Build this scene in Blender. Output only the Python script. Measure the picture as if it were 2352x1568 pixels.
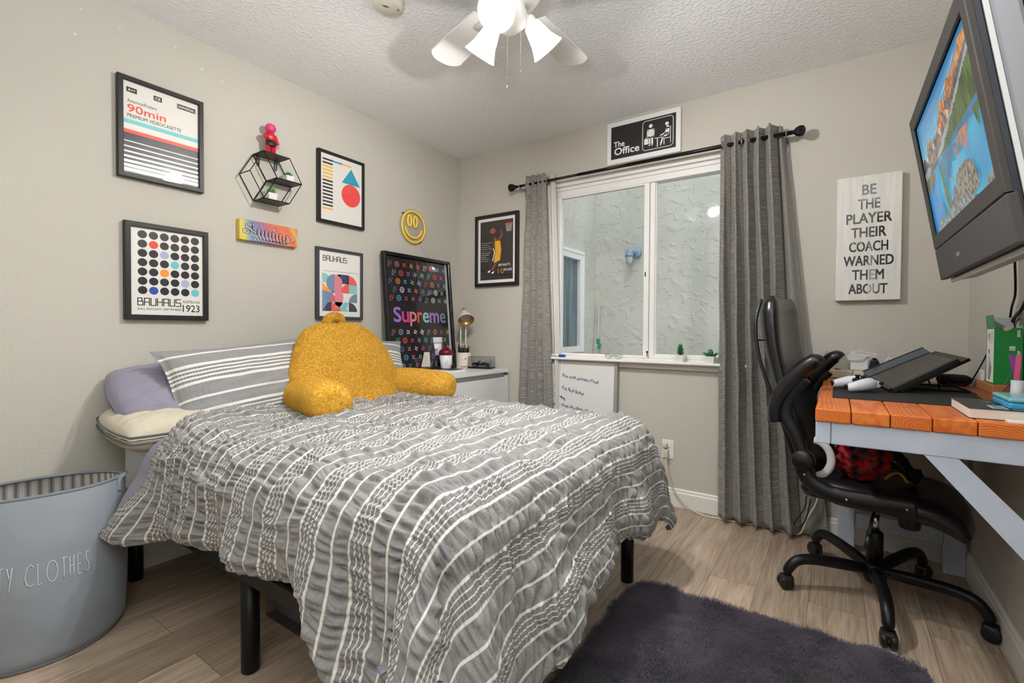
import bpy, bmesh, math, random
import numpy as np
from mathutils import Vector, Matrix, Euler, noise as mnoise
PI = math.pi
R = math.radians
for o in list(bpy.data.objects): bpy.data.objects.remove(o)
scene = bpy.context.scene
COL = scene.collection
random.seed(7); RNG = np.random.default_rng(7)

# ------------------------------------------------------------------ camera
RW, RD, RH = 3.034, 2.945, 2.44          # room: width, depth to the window wall, ceiling
cam_d = bpy.data.cameras.new('camera'); cam = bpy.data.objects.new('camera', cam_d); COL.objects.link(cam)
cam_d.sensor_width = 36.0; cam_d.lens = 36.0 * 1092.8 / 2352
cam_d.shift_x = -0.0029; cam_d.shift_y = -0.0033; cam_d.clip_start = 0.02
yaw, pit, rol = R(34.14), R(0.99), R(0.35)
fw = Vector((-math.sin(yaw) * math.cos(pit), math.cos(yaw) * math.cos(pit), -math.sin(pit)))
rt = Vector((math.cos(yaw), math.sin(yaw), 0)); up = rt.cross(fw)
r2 = rt * math.cos(rol) + up * math.sin(rol); u2 = -rt * math.sin(rol) + up * math.cos(rol)
m = Matrix((r2, u2, -fw)).transposed().to_4x4(); m.translation = Vector((2.542, 0.0, 1.069))
cam.matrix_world = m
scene.camera = cam

# ------------------------------------------------------------------ world, lights, exposure
scene.view_settings.view_transform = 'Standard'; scene.view_settings.look = 'None'
scene.view_settings.exposure = 0.59; scene.view_settings.gamma = 1.0
world = bpy.data.worlds.new('world'); scene.world = world; world.use_nodes = True
bg = world.node_tree.nodes['Background']
bg.inputs[0].default_value = (0.90, 0.955, 1.0, 1); bg.inputs[1].default_value = 1.35
def lamp(name, kind, loc, energy, color, size=0.1, rot=(0, 0, 0), size_y=None):
    d = bpy.data.lights.new(name, kind); d.energy = energy; d.color = color
    if kind == 'AREA':
        d.size = size
        if size_y: d.shape = 'RECTANGLE'; d.size_y = size_y
    else: d.shadow_soft_size = size
    o = bpy.data.objects.new(name, d); COL.objects.link(o); o.location = loc; o.rotation_euler = rot
    return o
HUB = (1.548, 1.420)
FAN_AZ = [R(-72), R(58), R(172)]
lamp('hall_fill', 'AREA', (2.3, -1.25, 2.3), 14, (0.95, 0.975, 1.0), 1.3)  # added weak fill from the hall side, no fixture behind it
up_l = lamp('fill_uplight', 'SPOT', (2.45, -0.28, 1.25), 178, (0.91, 0.955, 1.0), 0.12, (PI, 0, 0)); up_l.data.spot_size = R(150); up_l.data.spot_blend = 0.6  # added fill behind the camera, bounced off the ceiling; no lamp stands there
sun = bpy.data.lights.new('daylight_sun', 'SUN'); sun.energy = 0.5; sun.angle = R(20); sun.color = (1, 0.97, 0.92)
so = bpy.data.objects.new('daylight_sun', sun); COL.objects.link(so); so.rotation_euler = (R(38), 0, R(20)); so.location = (0, 6, 6)

# ------------------------------------------------------------------ materials
def lin(h):
    c = [int(h[i:i + 2], 16) / 255 for i in (0, 2, 4)]
    return tuple(x / 12.92 if x <= 0.04045 else ((x + 0.055) / 1.055) ** 2.4 for x in c)
MATS = {}
def nn(nt, t, **kw):
    n = nt.nodes.new(t)
    for k, v in kw.items(): setattr(n, k, v)
    return n
def mat(name, col, rough=0.6, metal=0.0, spec=0.5, coat=0.0, emit=0.0, alpha=1.0, trans=0.0, bump=None, var=None, sheen=0.0, ior=1.45):
    """bump=(scale, strength, distance, detail[, stretch])  var=(scale, colour2, amount[, stretch])"""
    if name in MATS: return MATS[name]
    m = bpy.data.materials.new(name); m.use_nodes = True; nt = m.node_tree; b = nt.nodes['Principled BSDF']
    c = lin(col) if isinstance(col, str) else col
    b.inputs['Base Color'].default_value = (*c, 1); b.inputs['Roughness'].default_value = rough
    b.inputs['Metallic'].default_value = metal; b.inputs['Specular IOR Level'].default_value = spec
    b.inputs['Coat Weight'].default_value = coat; b.inputs['Coat Roughness'].default_value = 0.02
    b.inputs['Alpha'].default_value = alpha; b.inputs['Transmission Weight'].default_value = trans; b.inputs['IOR'].default_value = ior
    if sheen: b.inputs['Sheen Weight'].default_value = sheen; b.inputs['Sheen Roughness'].default_value = 0.4
    if emit: b.inputs['Emission Color'].default_value = (*c, 1); b.inputs['Emission Strength'].default_value = emit
    tc = None
    def mapped(stretch):
        nonlocal tc
        if tc is None: tc = nn(nt, 'ShaderNodeTexCoord')
        mp = nn(nt, 'ShaderNodeMapping'); nt.links.new(tc.outputs['Object'], mp.inputs[0])
        mp.inputs['Scale'].default_value = stretch or (1, 1, 1)
        return mp.outputs[0]
    if var:
        n = nn(nt, 'ShaderNodeTexNoise'); n.inputs['Scale'].default_value = var[0]; n.inputs['Detail'].default_value = 5
        nt.links.new(mapped(var[3] if len(var) > 3 else None), n.inputs['Vector'])
        rp = nn(nt, 'ShaderNodeMapRange'); rp.inputs[1].default_value = 0.35; rp.inputs[2].default_value = 0.65; rp.inputs[4].default_value = var[2]
        nt.links.new(n.outputs['Fac'], rp.inputs[0])
        mx = nn(nt, 'ShaderNodeMix', data_type='RGBA'); mx.inputs[6].default_value = (*c, 1)
        c2 = lin(var[1]) if isinstance(var[1], str) else var[1]
        mx.inputs[7].default_value = (*c2, 1); nt.links.new(rp.outputs[0], mx.inputs[0])
        nt.links.new(mx.outputs[2], b.inputs['Base Color'])
        if emit: nt.links.new(mx.outputs[2], b.inputs['Emission Color'])
    if bump:
        n = nn(nt, 'ShaderNodeTexNoise'); n.inputs['Scale'].default_value = bump[0]; n.inputs['Detail'].default_value = bump[3]
        nt.links.new(mapped(bump[4] if len(bump) > 4 else None), n.inputs['Vector'])
        bp = nn(nt, 'ShaderNodeBump'); bp.inputs['Strength'].default_value = bump[1]; bp.inputs['Distance'].default_value = bump[2]
        nt.links.new(n.outputs['Fac'], bp.inputs['Height']); nt.links.new(bp.outputs[0], b.inputs['Normal'])
    MATS[name] = m
    return m
def node_mat(name):
    m = bpy.data.materials.new(name); m.use_nodes = True; MATS[name] = m
    return m, m.node_tree, m.node_tree.nodes['Principled BSDF']
def ramp(nt, stops, interp='LINEAR'):
    r = nn(nt, 'ShaderNodeValToRGB'); e = r.color_ramp; e.interpolation = interp
    while len(e.elements) < len(stops): e.elements.new(0.5)
    for el, (p, c) in zip(e.elements, stops):
        el.position = p; el.color = (*(lin(c) if isinstance(c, str) else c), 1)
    return r
def L(nt, a, b): nt.links.new(a, b)
def math_n(nt, op, a, b=None, c=None):
    n = nn(nt, 'ShaderNodeMath', operation=op)
    for i, x in enumerate((a, b, c)):
        if x is None: continue
        if isinstance(x, (int, float)): n.inputs[i].default_value = x
        else: nt.links.new(x, n.inputs[i])
    return n.outputs[0]

mat('wall_paint', 'C6C2B8', 0.75, spec=0.3, bump=(95, 0.35, 0.004, 2))
mat('spackle', 'F4F2EC', 0.8)
mat('white_trim', 'E8E5E0', 0.4)
mat('vinyl_white', 'E6E4E2', 0.35)
mat('black_frame', '1A1817', 0.45)
mat('black_gloss', '121214', 0.25)
mat('black_plastic', '161617', 0.42)
mat('black_metal', '0E0E0F', 0.4, metal=0.3)
mat('paper_white', 'EAE6E2', 0.5, coat=0.5)
mat('chrome', 'C8C8C8', 0.15, metal=1.0)
mat('white_plastic', 'E9E9EA', 0.35)
mat('steel', '9a9896', 0.3, metal=0.9)
mat('gold', 'C9A25A', 0.35, metal=0.8)
def ceiling_material():
    m, nt, b = node_mat('ceiling_texture')
    b.inputs['Base Color'].default_value = (*lin('F3F3F3'), 1); b.inputs['Roughness'].default_value = 0.85; b.inputs['Specular IOR Level'].default_value = 0.2
    tc = nn(nt, 'ShaderNodeTexCoord')
    n = nn(nt, 'ShaderNodeTexNoise'); n.inputs['Scale'].default_value = 62; n.inputs['Detail'].default_value = 3; L(nt, tc.outputs['Object'], n.inputs['Vector'])
    v = nn(nt, 'ShaderNodeTexVoronoi'); v.inputs['Scale'].default_value = 48; L(nt, tc.outputs['Object'], v.inputs['Vector'])
    mr = nn(nt, 'ShaderNodeMapRange'); mr.inputs[1].default_value = 0.48; mr.inputs[2].default_value = 0.62; L(nt, n.outputs['Fac'], mr.inputs[0])
    s = math_n(nt, 'MULTIPLY_ADD', v.outputs['Distance'], -0.4, mr.outputs[0])
    bp = nn(nt, 'ShaderNodeBump'); bp.inputs['Strength'].default_value = 0.45; bp.inputs['Distance'].default_value = 0.005
    L(nt, s, bp.inputs['Height']); L(nt, bp.outputs[0], b.inputs['Normal'])
ceiling_material()
def floor_material():
    m, nt, b = node_mat('vinyl_planks')
    tc = nn(nt, 'ShaderNodeTexCoord')
    sx = nn(nt, 'ShaderNodeSeparateXYZ'); L(nt, tc.outputs['Object'], sx.inputs[0])
    cb = nn(nt, 'ShaderNodeCombineXYZ'); L(nt, sx.outputs[1], cb.inputs[0]); L(nt, math_n(nt, 'ADD', sx.outputs[0], -0.075), cb.inputs[1])
    br = nn(nt, 'ShaderNodeTexBrick'); L(nt, cb.outputs[0], br.inputs['Vector'])
    br.inputs['Scale'].default_value = 1; br.inputs['Brick Width'].default_value = 1.1; br.inputs['Row Height'].default_value = 0.1835
    br.inputs['Mortar Size'].default_value = 0.0008; br.inputs['Mortar Smooth'].default_value = 0.1; br.offset = 0.37; br.offset_frequency = 2
    br.inputs['Color1'].default_value = (0, 0, 0, 1); br.inputs['Color2'].default_value = (1, 1, 1, 1); br.inputs['Mortar'].default_value = (0.3, 0.3, 0.3, 1)
    # grain: noise stretched along the planks, shifted per plank
    sh = nn(nt, 'ShaderNodeVectorMath', operation='MULTIPLY_ADD'); L(nt, br.outputs['Color'], sh.inputs[0]); sh.inputs[1].default_value = (7, 3, 5); L(nt, tc.outputs['Object'], sh.inputs[2])
    mp = nn(nt, 'ShaderNodeMapping'); mp.inputs['Scale'].default_value = (14, 1.1, 1); L(nt, sh.outputs[0], mp.inputs[0])
    n1 = nn(nt, 'ShaderNodeTexNoise'); n1.inputs['Scale'].default_value = 2.2; n1.inputs['Detail'].default_value = 8; n1.inputs['Distortion'].default_value = 1.2; L(nt, mp.outputs[0], n1.inputs['Vector'])
    mp2 = nn(nt, 'ShaderNodeMapping'); mp2.inputs['Scale'].default_value = (90, 3.5, 1); L(nt, sh.outputs[0], mp2.inputs[0])
    n2 = nn(nt, 'ShaderNodeTexNoise'); n2.inputs['Scale'].default_value = 2; n2.inputs['Detail'].default_value = 5; L(nt, mp2.outputs[0], n2.inputs['Vector'])
    r1 = ramp(nt, [(0.28, '85705C'), (0.45, 'A38C76'), (0.6, 'B7A28C'), (0.75, 'C9B8A5')]); L(nt, n1.outputs['Fac'], r1.inputs[0])
    r2_ = ramp(nt, [(0.3, '8C7866'), (0.7, 'D4C6B6')]); L(nt, n2.outputs['Fac'], r2_.inputs[0])
    mx = nn(nt, 'ShaderNodeMix', data_type='RGBA'); mx.inputs[0].default_value = 0.4; L(nt, r1.outputs[0], mx.inputs[6]); L(nt, r2_.outputs[0], mx.inputs[7])
    tone = ramp(nt, [(0.0, (0.74, 0.72, 0.70)), (0.5, (0.94, 0.93, 0.92)), (1.0, (1.14, 1.13, 1.12))]); L(nt, br.outputs['Color'], tone.inputs[0])
    mu = nn(nt, 'ShaderNodeMix', data_type='RGBA', blend_type='MULTIPLY'); mu.inputs[0].default_value = 1; L(nt, mx.outputs[2], mu.inputs[6]); L(nt, tone.outputs[0], mu.inputs[7])
    sm = nn(nt, 'ShaderNodeMix', data_type='RGBA'); L(nt, br.outputs['Fac'], sm.inputs[0]); L(nt, mu.outputs[2], sm.inputs[6]); sm.inputs[7].default_value = (0.08, 0.055, 0.04, 1)
    L(nt, sm.outputs[2], b.inputs['Base Color']); b.inputs['Roughness'].default_value = 0.42; b.inputs['Specular IOR Level'].default_value = 0.35
    bp = nn(nt, 'ShaderNodeBump'); bp.inputs['Strength'].default_value = 0.12; bp.inputs['Distance'].default_value = 0.002
    L(nt, n2.outputs['Fac'], bp.inputs['Height']); L(nt, bp.outputs[0], b.inputs['Normal'])
floor_material()
def stripe_material(name, period, lines, gray1, gray2, white, axis=0, gather_shade=True, bumpy=0.5):
    """woven cloth; stripes across the u of the cloth's UV (metres)"""
    m, nt, b = node_mat(name)
    uv = nn(nt, 'ShaderNodeUVMap'); s = nn(nt, 'ShaderNodeSeparateXYZ'); L(nt, uv.outputs[0], s.inputs[0])
    u, v = (s.outputs[0], s.outputs[1]) if axis == 0 else (s.outputs[1], s.outputs[0])
    f = math_n(nt, 'FRACT', math_n(nt, 'DIVIDE', u, period))
    stops = [(0.0, (0, 0, 0))]; grp = [(0.0, (0, 0, 0))]
    for a, c in lines: stops += [(a, (1, 1, 1)), (c, (0, 0, 0))]
    if stops[1][0] <= 0.0: stops = stops[1:]
    rp = ramp(nt, stops, 'CONSTANT'); L(nt, f, rp.inputs[0])
    g0, g1 = lines[0][0], lines[-2][1]
    rg = ramp(nt, [(0.0, (1, 1, 1)) if g0 <= 0 else (0.0, (0, 0, 0)), (max(g0, 0.001), (1, 1, 1)), (g1, (0, 0, 0))], 'CONSTANT'); L(nt, f, rg.inputs[0])
    mp = nn(nt, 'ShaderNodeMapping'); mp.inputs['Scale'].default_value = (700, 50, 1) if axis == 0 else (50, 700, 1); L(nt, uv.outputs[0], mp.inputs[0])
    n = nn(nt, 'ShaderNodeTexNoise'); n.inputs['Scale'].default_value = 1; n.inputs['Detail'].default_value = 3; L(nt, mp.outputs[0], n.inputs['Vector'])
    gr = ramp(nt, [(0.3, gray1), (0.7, gray2)]); L(nt, n.outputs['Fac'], gr.inputs[0])
    # dark dashes between the lines of a group: gather shade put into the colour
    gather_dash = math_n(nt, 'SINE', math_n(nt, 'MULTIPLY', v, 2 * PI / 0.013))
    gather_dash = math_n(nt, 'MULTIPLY', math_n(nt, 'GREATER_THAN', gather_dash, 0.35), rg.outputs[0])
    mk = nn(nt, 'ShaderNodeMix', data_type='RGBA'); L(nt, math_n(nt, 'MULTIPLY', gather_dash, 0.40 if gather_shade else 0.0), mk.inputs[0]); L(nt, gr.outputs[0], mk.inputs[6]); mk.inputs[7].default_value = (*lin('4E4F53'), 1)
    mx = nn(nt, 'ShaderNodeMix', data_type='RGBA'); L(nt, rp.outputs[0], mx.inputs[0]); L(nt, mk.outputs[2], mx.inputs[6]); mx.inputs[7].default_value = (*lin(white), 1)
    L(nt, mx.outputs[2], b.inputs['Base Color']); b.inputs['Roughness'].default_value = 0.85; b.inputs['Specular IOR Level'].default_value = 0.2
    b.inputs['Sheen Weight'].default_value = 0.15
    mp2 = nn(nt, 'ShaderNodeMapping'); mp2.inputs['Scale'].default_value = (18, 75, 1) if axis == 0 else (75, 18, 1); L(nt, uv.outputs[0], mp2.inputs[0])
    n2 = nn(nt, 'ShaderNodeTexNoise'); n2.inputs['Scale'].default_value = 1; n2.inputs['Detail'].default_value = 3; L(nt, mp2.outputs[0], n2.inputs['Vector'])
    h = math_n(nt, 'ADD', math_n(nt, 'MULTIPLY', n2.outputs['Fac'], 1.0), math_n(nt, 'ADD', math_n(nt, 'MULTIPLY', rp.outputs[0], 0.12), math_n(nt, 'MULTIPLY', gather_dash, 0.25)))
    bp = nn(nt, 'ShaderNodeBump'); bp.inputs['Strength'].default_value = bumpy; bp.inputs['Distance'].default_value = 0.008
    L(nt, h, bp.inputs['Height']); L(nt, bp.outputs[0], b.inputs['Normal'])
    return m
DUV_P = 0.185
DUV_LINES = [(0.0, 0.042), (0.115, 0.134), (0.20, 0.219), (0.285, 0.304), (0.378, 0.420), (0.69, 0.728)]
stripe_material('duvet_cloth', DUV_P, DUV_LINES, '76767A', '98958F', 'D8D4CD')
stripe_material('sham_cloth', 0.205, [(0.02, 0.085), (0.14, 0.18), (0.225, 0.265), (0.31, 0.35), (0.40, 0.465), (0.70, 0.75)], '85868A', '9C9B99', 'E2DFDA', axis=1, bumpy=0.5)
mat('lavender', '8E8A9B', 0.8, bump=(25, 0.3, 0.01, 4), sheen=0.2)
mat('white_sheet', 'D9DADD', 0.85, bump=(18, 0.25, 0.01, 3))
mat('cream_cloth', 'CBC2AE', 0.85, bump=(16, 0.4, 0.01, 4))
def slub_cloth():
    m, nt, b = node_mat('curtain_cloth')
    tc = nn(nt, 'ShaderNodeUVMap')
    mp = nn(nt, 'ShaderNodeMapping'); mp.inputs['Scale'].default_value = (26, 430, 1); L(nt, tc.outputs[0], mp.inputs[0])
    n = nn(nt, 'ShaderNodeTexNoise'); n.inputs['Scale'].default_value = 1; n.inputs['Detail'].default_value = 4; L(nt, mp.outputs[0], n.inputs['Vector'])
    mp2 = nn(nt, 'ShaderNodeMapping'); mp2.inputs['Scale'].default_value = (400, 25, 1); L(nt, tc.outputs[0], mp2.inputs[0])
    n2 = nn(nt, 'ShaderNodeTexNoise'); n2.inputs['Scale'].default_value = 1; L(nt, mp2.outputs[0], n2.inputs['Vector'])
    mp3 = nn(nt, 'ShaderNodeMapping'); mp3.inputs['Scale'].default_value = (47, 760, 1); mp3.inputs['Location'].default_value = (3.3, 7.7, 0); L(nt, tc.outputs[0], mp3.inputs[0]); n3 = nn(nt, 'ShaderNodeTexNoise'); n3.inputs['Scale'].default_value = 1; n3.inputs['Detail'].default_value = 3; L(nt, mp3.outputs[0], n3.inputs['Vector'])
    s = math_n(nt, 'ADD', math_n(nt, 'MULTIPLY', n.outputs['Fac'], 0.52), math_n(nt, 'ADD', math_n(nt, 'MULTIPLY', n3.outputs['Fac'], 0.44), math_n(nt, 'MULTIPLY', n2.outputs['Fac'], 0.04)))
    r = ramp(nt, [(0.38, '5A5856'), (0.47, '7B7874'), (0.54, '959189'), (0.62, 'B8B3AB')]); L(nt, s, r.inputs[0]); L(nt, r.outputs[0], b.inputs['Base Color'])
    b.inputs['Roughness'].default_value = 0.8; b.inputs['Specular IOR Level'].default_value = 0.25; b.inputs['Sheen Weight'].default_value = 0.2
    bp = nn(nt, 'ShaderNodeBump'); bp.inputs['Strength'].default_value = 0.15; bp.inputs['Distance'].default_value = 0.002; L(nt, s, bp.inputs['Height']); L(nt, bp.outputs[0], b.inputs['Normal'])
slub_cloth()
mat('curtain_lining', 'C9C6BE', 0.8)
def wood_material():
    m, nt, b = node_mat('stained_pine')
    uv = nn(nt, 'ShaderNodeUVMap'); tc = nn(nt, 'ShaderNodeTexCoord')
    mp = nn(nt, 'ShaderNodeMapping'); mp.inputs['Scale'].default_value = (9, 1.2, 9); L(nt, tc.outputs['Object'], mp.inputs[0])
    n = nn(nt, 'ShaderNodeTexNoise'); n.inputs['Scale'].default_value = 2; n.inputs['Detail'].default_value = 4; L(nt, mp.outputs[0], n.inputs['Vector'])
    ln = nn(nt, 'ShaderNodeVectorMath', operation='LENGTH'); L(nt, uv.outputs[0], ln.inputs[0])
    d = math_n(nt, 'ADD', ln.outputs[1], math_n(nt, 'MULTIPLY', n.outputs['Fac'], 0.022))
    w = math_n(nt, 'SINE', math_n(nt, 'MULTIPLY', d, 2 * PI / 0.0062))
    r = ramp(nt, [(0.0, '9A4210'), (0.35, 'C25C1C'), (0.7, 'D67426'), (1.0, 'E2893C')])
    mr = nn(nt, 'ShaderNodeMapRange'); mr.inputs[1].default_value = -1; L(nt, w, mr.inputs[0])
    n3 = nn(nt, 'ShaderNodeTexNoise'); n3.inputs['Scale'].default_value = 6; L(nt, tc.outputs['Object'], n3.inputs['Vector'])
    f = math_n(nt, 'ADD', math_n(nt, 'MULTIPLY', mr.outputs[0], 0.45), math_n(nt, 'MULTIPLY', n3.outputs['Fac'], 0.6)); L(nt, f, r.inputs[0])
    L(nt, r.outputs[0], b.inputs['Base Color']); b.inputs['Roughness'].default_value = 0.4
    bp = nn(nt, 'ShaderNodeBump'); bp.inputs['Strength'].default_value = 0.12; bp.inputs['Distance'].default_value = 0.002; L(nt, w, bp.inputs['Height']); L(nt, bp.outputs[0], b.inputs['Normal'])
wood_material()
def stucco(name, c1, c2):
    m, nt, b = node_mat(name)
    tc = nn(nt, 'ShaderNodeTexCoord')
    n0 = nn(nt, 'ShaderNodeTexNoise'); n0.inputs['Scale'].default_value = 1.6; L(nt, tc.outputs['Object'], n0.inputs['Vector'])
    r = ramp(nt, [(0.35, c1), (0.65, c2)]); L(nt, n0.outputs['Fac'], r.inputs[0]); L(nt, r.outputs[0], b.inputs['Base Color'])
    b.inputs['Roughness'].default_value = 0.9; b.inputs['Specular IOR Level'].default_value = 0.1
    n = nn(nt, 'ShaderNodeTexNoise'); n.inputs['Scale'].default_value = 13; n.inputs['Detail'].default_value = 7; n.inputs['Distortion'].default_value = 0.5; L(nt, tc.outputs['Object'], n.inputs['Vector'])
    mr = nn(nt, 'ShaderNodeMapRange'); mr.inputs[1].default_value = 0.52; mr.inputs[2].default_value = 0.66; L(nt, n.outputs['Fac'], mr.inputs[0])
    bp = nn(nt, 'ShaderNodeBump'); bp.inputs['Strength'].default_value = 0.5; bp.inputs['Distance'].default_value = 0.012; L(nt, mr.outputs[0], bp.inputs['Height']); L(nt, bp.outputs[0], b.inputs['Normal'])
stucco('stucco_green', 'B9B8AE', 'C7C5BE')
def glass_material(name, tint=(0.965, 0.98, 0.98), refl=1.0):
    m = bpy.data.materials.new(name); m.use_nodes = True; nt = m.node_tree; nt.nodes.clear(); MATS[name] = m
    o = nn(nt, 'ShaderNodeOutputMaterial'); t = nn(nt, 'ShaderNodeBsdfTransparent'); t.inputs[0].default_value = (*tint, 1)
    g = nn(nt, 'ShaderNodeBsdfGlossy'); g.inputs['Roughness'].default_value = 0.01
    fr = nn(nt, 'ShaderNodeFresnel'); fr.inputs[0].default_value = 1.5; ge = nn(nt, 'ShaderNodeNewGeometry'); front = math_n(nt, 'SUBTRACT', 1.0, ge.outputs['Backfacing'])
    mx = nn(nt, 'ShaderNodeMixShader'); L(nt, math_n(nt, 'MULTIPLY', math_n(nt, 'MULTIPLY', fr.outputs[0], refl), front), mx.inputs[0]); L(nt, t.outputs[0], mx.inputs[1]); L(nt, g.outputs[0], mx.inputs[2]); L(nt, mx.outputs[0], o.inputs[0])
glass_material('window_glass'); glass_material('clear_plastic', (0.93, 0.94, 0.95), 0.9); glass_material('smoke_plastic', (0.55, 0.57, 0.60), 1.0)

# ------------------------------------------------------------------ mesh helpers
def V(*a): return Vector(a)
def wloc(o):
    p = Vector((0, 0, 0))
    while o is not None: p += o.location; o = o.parent
    return p
class MB:
    """collects shapes (world metres) and links them as ONE mesh object"""
    XF = None
    def __init__(s): s.v = []; s.f = []; s.m = []; s.s = []; s.uv = None; s.raw = set()
    def add(s, vs, fs, mi=0, smooth=False, uv=None):
        k = len(s.v); s.v += [tuple(v) for v in vs]
        s.f += [tuple(i + k for i in f) for f in fs]; s.m += [mi] * len(fs); s.s += [smooth] * len(fs)
        if uv is not None or s.uv is not None:
            if s.uv is None: s.uv = [(0, 0)] * k
            s.uv += list(uv) if uv is not None else [(0, 0)] * len(vs)
        return s
    def box(s, c, d, r=0.0, mi=0, rot=None, seg=2, smooth=False):
        c = Vector(c); hx, hy, hz = (x / 2 for x in d)
        if r > 0:
            bm = bmesh.new(); bmesh.ops.create_cube(bm, size=1.0); bmesh.ops.scale(bm, vec=d, verts=bm.verts)
            bmesh.ops.bevel(bm, geom=list(bm.edges), offset=min(r, min(d) * 0.49), segments=seg, profile=0.5, affect='EDGES')
            bm.verts.index_update(); vs = [v.co.copy() for v in bm.verts]; fs = [[v.index for v in f.verts] for f in bm.faces]; bm.free()
        else:
            vs = [Vector((x, y, z)) for x in (-hx, hx) for y in (-hy, hy) for z in (-hz, hz)]
            fs = [(0, 1, 3, 2), (4, 6, 7, 5), (0, 4, 5, 1), (2, 3, 7, 6), (0, 2, 6, 4), (1, 5, 7, 3)]
        if rot is not None:
            M = rot if isinstance(rot, Matrix) else Euler(rot).to_matrix()
            vs = [M @ v for v in vs]
        return s.add([v + c for v in vs], fs, mi, smooth)
    def bb(s, a, b, r=0.0, mi=0):
        return s.box([(x + y) / 2 for x, y in zip(a, b)], [abs(y - x) for x, y in zip(a, b)], r, mi)
    def tube(s, pts, rad, n=12, mi=0, cap=True, closed=False, flat=1.0, upv=None):
        P = [Vector(p) for p in pts]; N = len(P)
        rad = [rad] * N if isinstance(rad, (int, float)) else rad
        vs = []; prev = None
        for i in range(N):
            a = P[i - 1] if (i > 0 or closed) else P[i]; b = P[(i + 1) % N] if (i < N - 1 or closed) else P[i]
            t = (b - a).normalized()
            if prev is None:
                h = Vector(upv) if upv else (Vector((0, 0, 1)) if abs(t.z) < 0.9 else Vector((1, 0, 0)))
                u = t.cross(h).normalized()
            else:
                u = (prev - t * prev.dot(t)).normalized()
            w = t.cross(u); prev = u
            for k in range(n):
                q = 2 * PI * k / n
                vs.append(P[i] + (u * math.cos(q) + w * math.sin(q) * flat) * rad[i])
        fs = []
        for i in range(N if closed else N - 1):
            j = (i + 1) % N
            for k in range(n): fs.append((i * n + k, i * n + (k + 1) % n, j * n + (k + 1) % n, j * n + k))
        s.add(vs, fs, mi, True)
        if cap and not closed:
            k0 = len(s.v) - len(vs)
            s.f += [tuple(k0 + k for k in range(n))[::-1], tuple(k0 + (N - 1) * n + k for k in range(n))]; s.m += [mi] * 2; s.s += [False] * 2
        return s
    def cyl(s, a, b, r, n=20, mi=0): return s.tube([a, b], r, n, mi)
    def lathe(s, prof, c, n=32, mi=0, axis=(0, 0, 1), smooth=True, cap=True, sx=1.0, sy=1.0):
        A = Vector(axis).normalized(); h = Vector((1, 0, 0)) if abs(A.x) < 0.9 else Vector((0, 1, 0))
        u = (h - A * h.dot(A)).normalized(); w = A.cross(u); c = Vector(c); vs = []
        for r, z in prof:
            for k in range(n):
                q = 2 * PI * k / n; vs.append(c + A * z + (u * math.cos(q) * sx + w * math.sin(q) * sy) * r)
        fs = []; N = len(prof)
        for i in range(N - 1):
            for k in range(n): fs.append((i * n + k, i * n + (k + 1) % n, (i + 1) * n + (k + 1) % n, (i + 1) * n + k))
        s.add(vs, fs, mi, smooth)
        if cap:
            k0 = len(s.v) - len(vs)
            if prof[0][0] > 1e-5: s.f.append(tuple(k0 + k for k in range(n))[::-1]); s.m.append(mi); s.s.append(False)
            if prof[-1][0] > 1e-5: s.f.append(tuple(k0 + (N - 1) * n + k for k in range(n))); s.m.append(mi); s.s.append(False)
        return s
    def sphere(s, c, r, n=16, mi=0, sc=(1, 1, 1), rot=None):
        vs = []; fs = []; c = Vector(c); M = Euler(rot).to_matrix() if rot else None
        for i in range(n + 1):
            a = PI * i / n
            for k in range(2 * n):
                q = PI * k / n; v = Vector((math.sin(a) * math.cos(q) * sc[0], math.sin(a) * math.sin(q) * sc[1], math.cos(a) * sc[2])) * r
                vs.append(c + (M @ v if M else v))
        for i in range(n):
            for k in range(2 * n): fs.append((i * 2 * n + k, (i + 1) * 2 * n + k, (i + 1) * 2 * n + (k + 1) % (2 * n), i * 2 * n + (k + 1) % (2 * n)))
        return s.add(vs, fs, mi, True)
    def grid(s, F, nu, nv, mi=0, uvf=None, smooth=True, wrap=False):
        vs = []; uv = []
        for i in range(nu + 1):
            for j in range(nv + 1):
                a, b = i / nu, j / nv; vs.append(F(a, b)); uv.append(uvf(a, b) if uvf else (a, b))
        fs = [(i * (nv + 1) + j, (i + 1) * (nv + 1) + j, (i + 1) * (nv + 1) + j + 1, i * (nv + 1) + j + 1) for i in range(nu) for j in range(nv)]
        return s.add(vs, fs, mi, smooth, uv)
    def prism(s, pts, off, mi=0):
        """polygon (3D points) extruded by vector off"""
        n = len(pts); P = [Vector(p) for p in pts]; off = Vector(off)
        return s.add(P + [p + off for p in P], [tuple(range(n))[::-1], tuple(range(n, 2 * n))] + [(i, (i + 1) % n, n + (i + 1) % n, n + i) for i in range(n)], mi)
    def build(s, name, mats, parent=None, loc=None, recalc=True, merge=False):
        me = bpy.data.meshes.new(name)
        base = wloc(parent) if parent is not None else Vector(loc or (0, 0, 0))
        if MB.XF is not None: s.v = [tuple(MB.XF @ Vector(q)) for q in s.v]
        me.from_pydata([(x - base.x, y - base.y, z - base.z) for x, y, z in s.v], [], s.f)
        for mm in (mats if isinstance(mats, (list, tuple)) else [mats]): me.materials.append(MATS[mm] if isinstance(mm, str) else mm)
        me.polygons.foreach_set('material_index', s.m); me.polygons.foreach_set('use_smooth', s.s)
        if s.uv is not None:
            ul = me.uv_layers.new(name='UVMap'); idx = np.empty(len(me.loops), dtype=np.int32); me.loops.foreach_get('vertex_index', idx)
            ul.data.foreach_set('uv', np.array(s.uv, dtype=np.float32)[idx].ravel())
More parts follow.
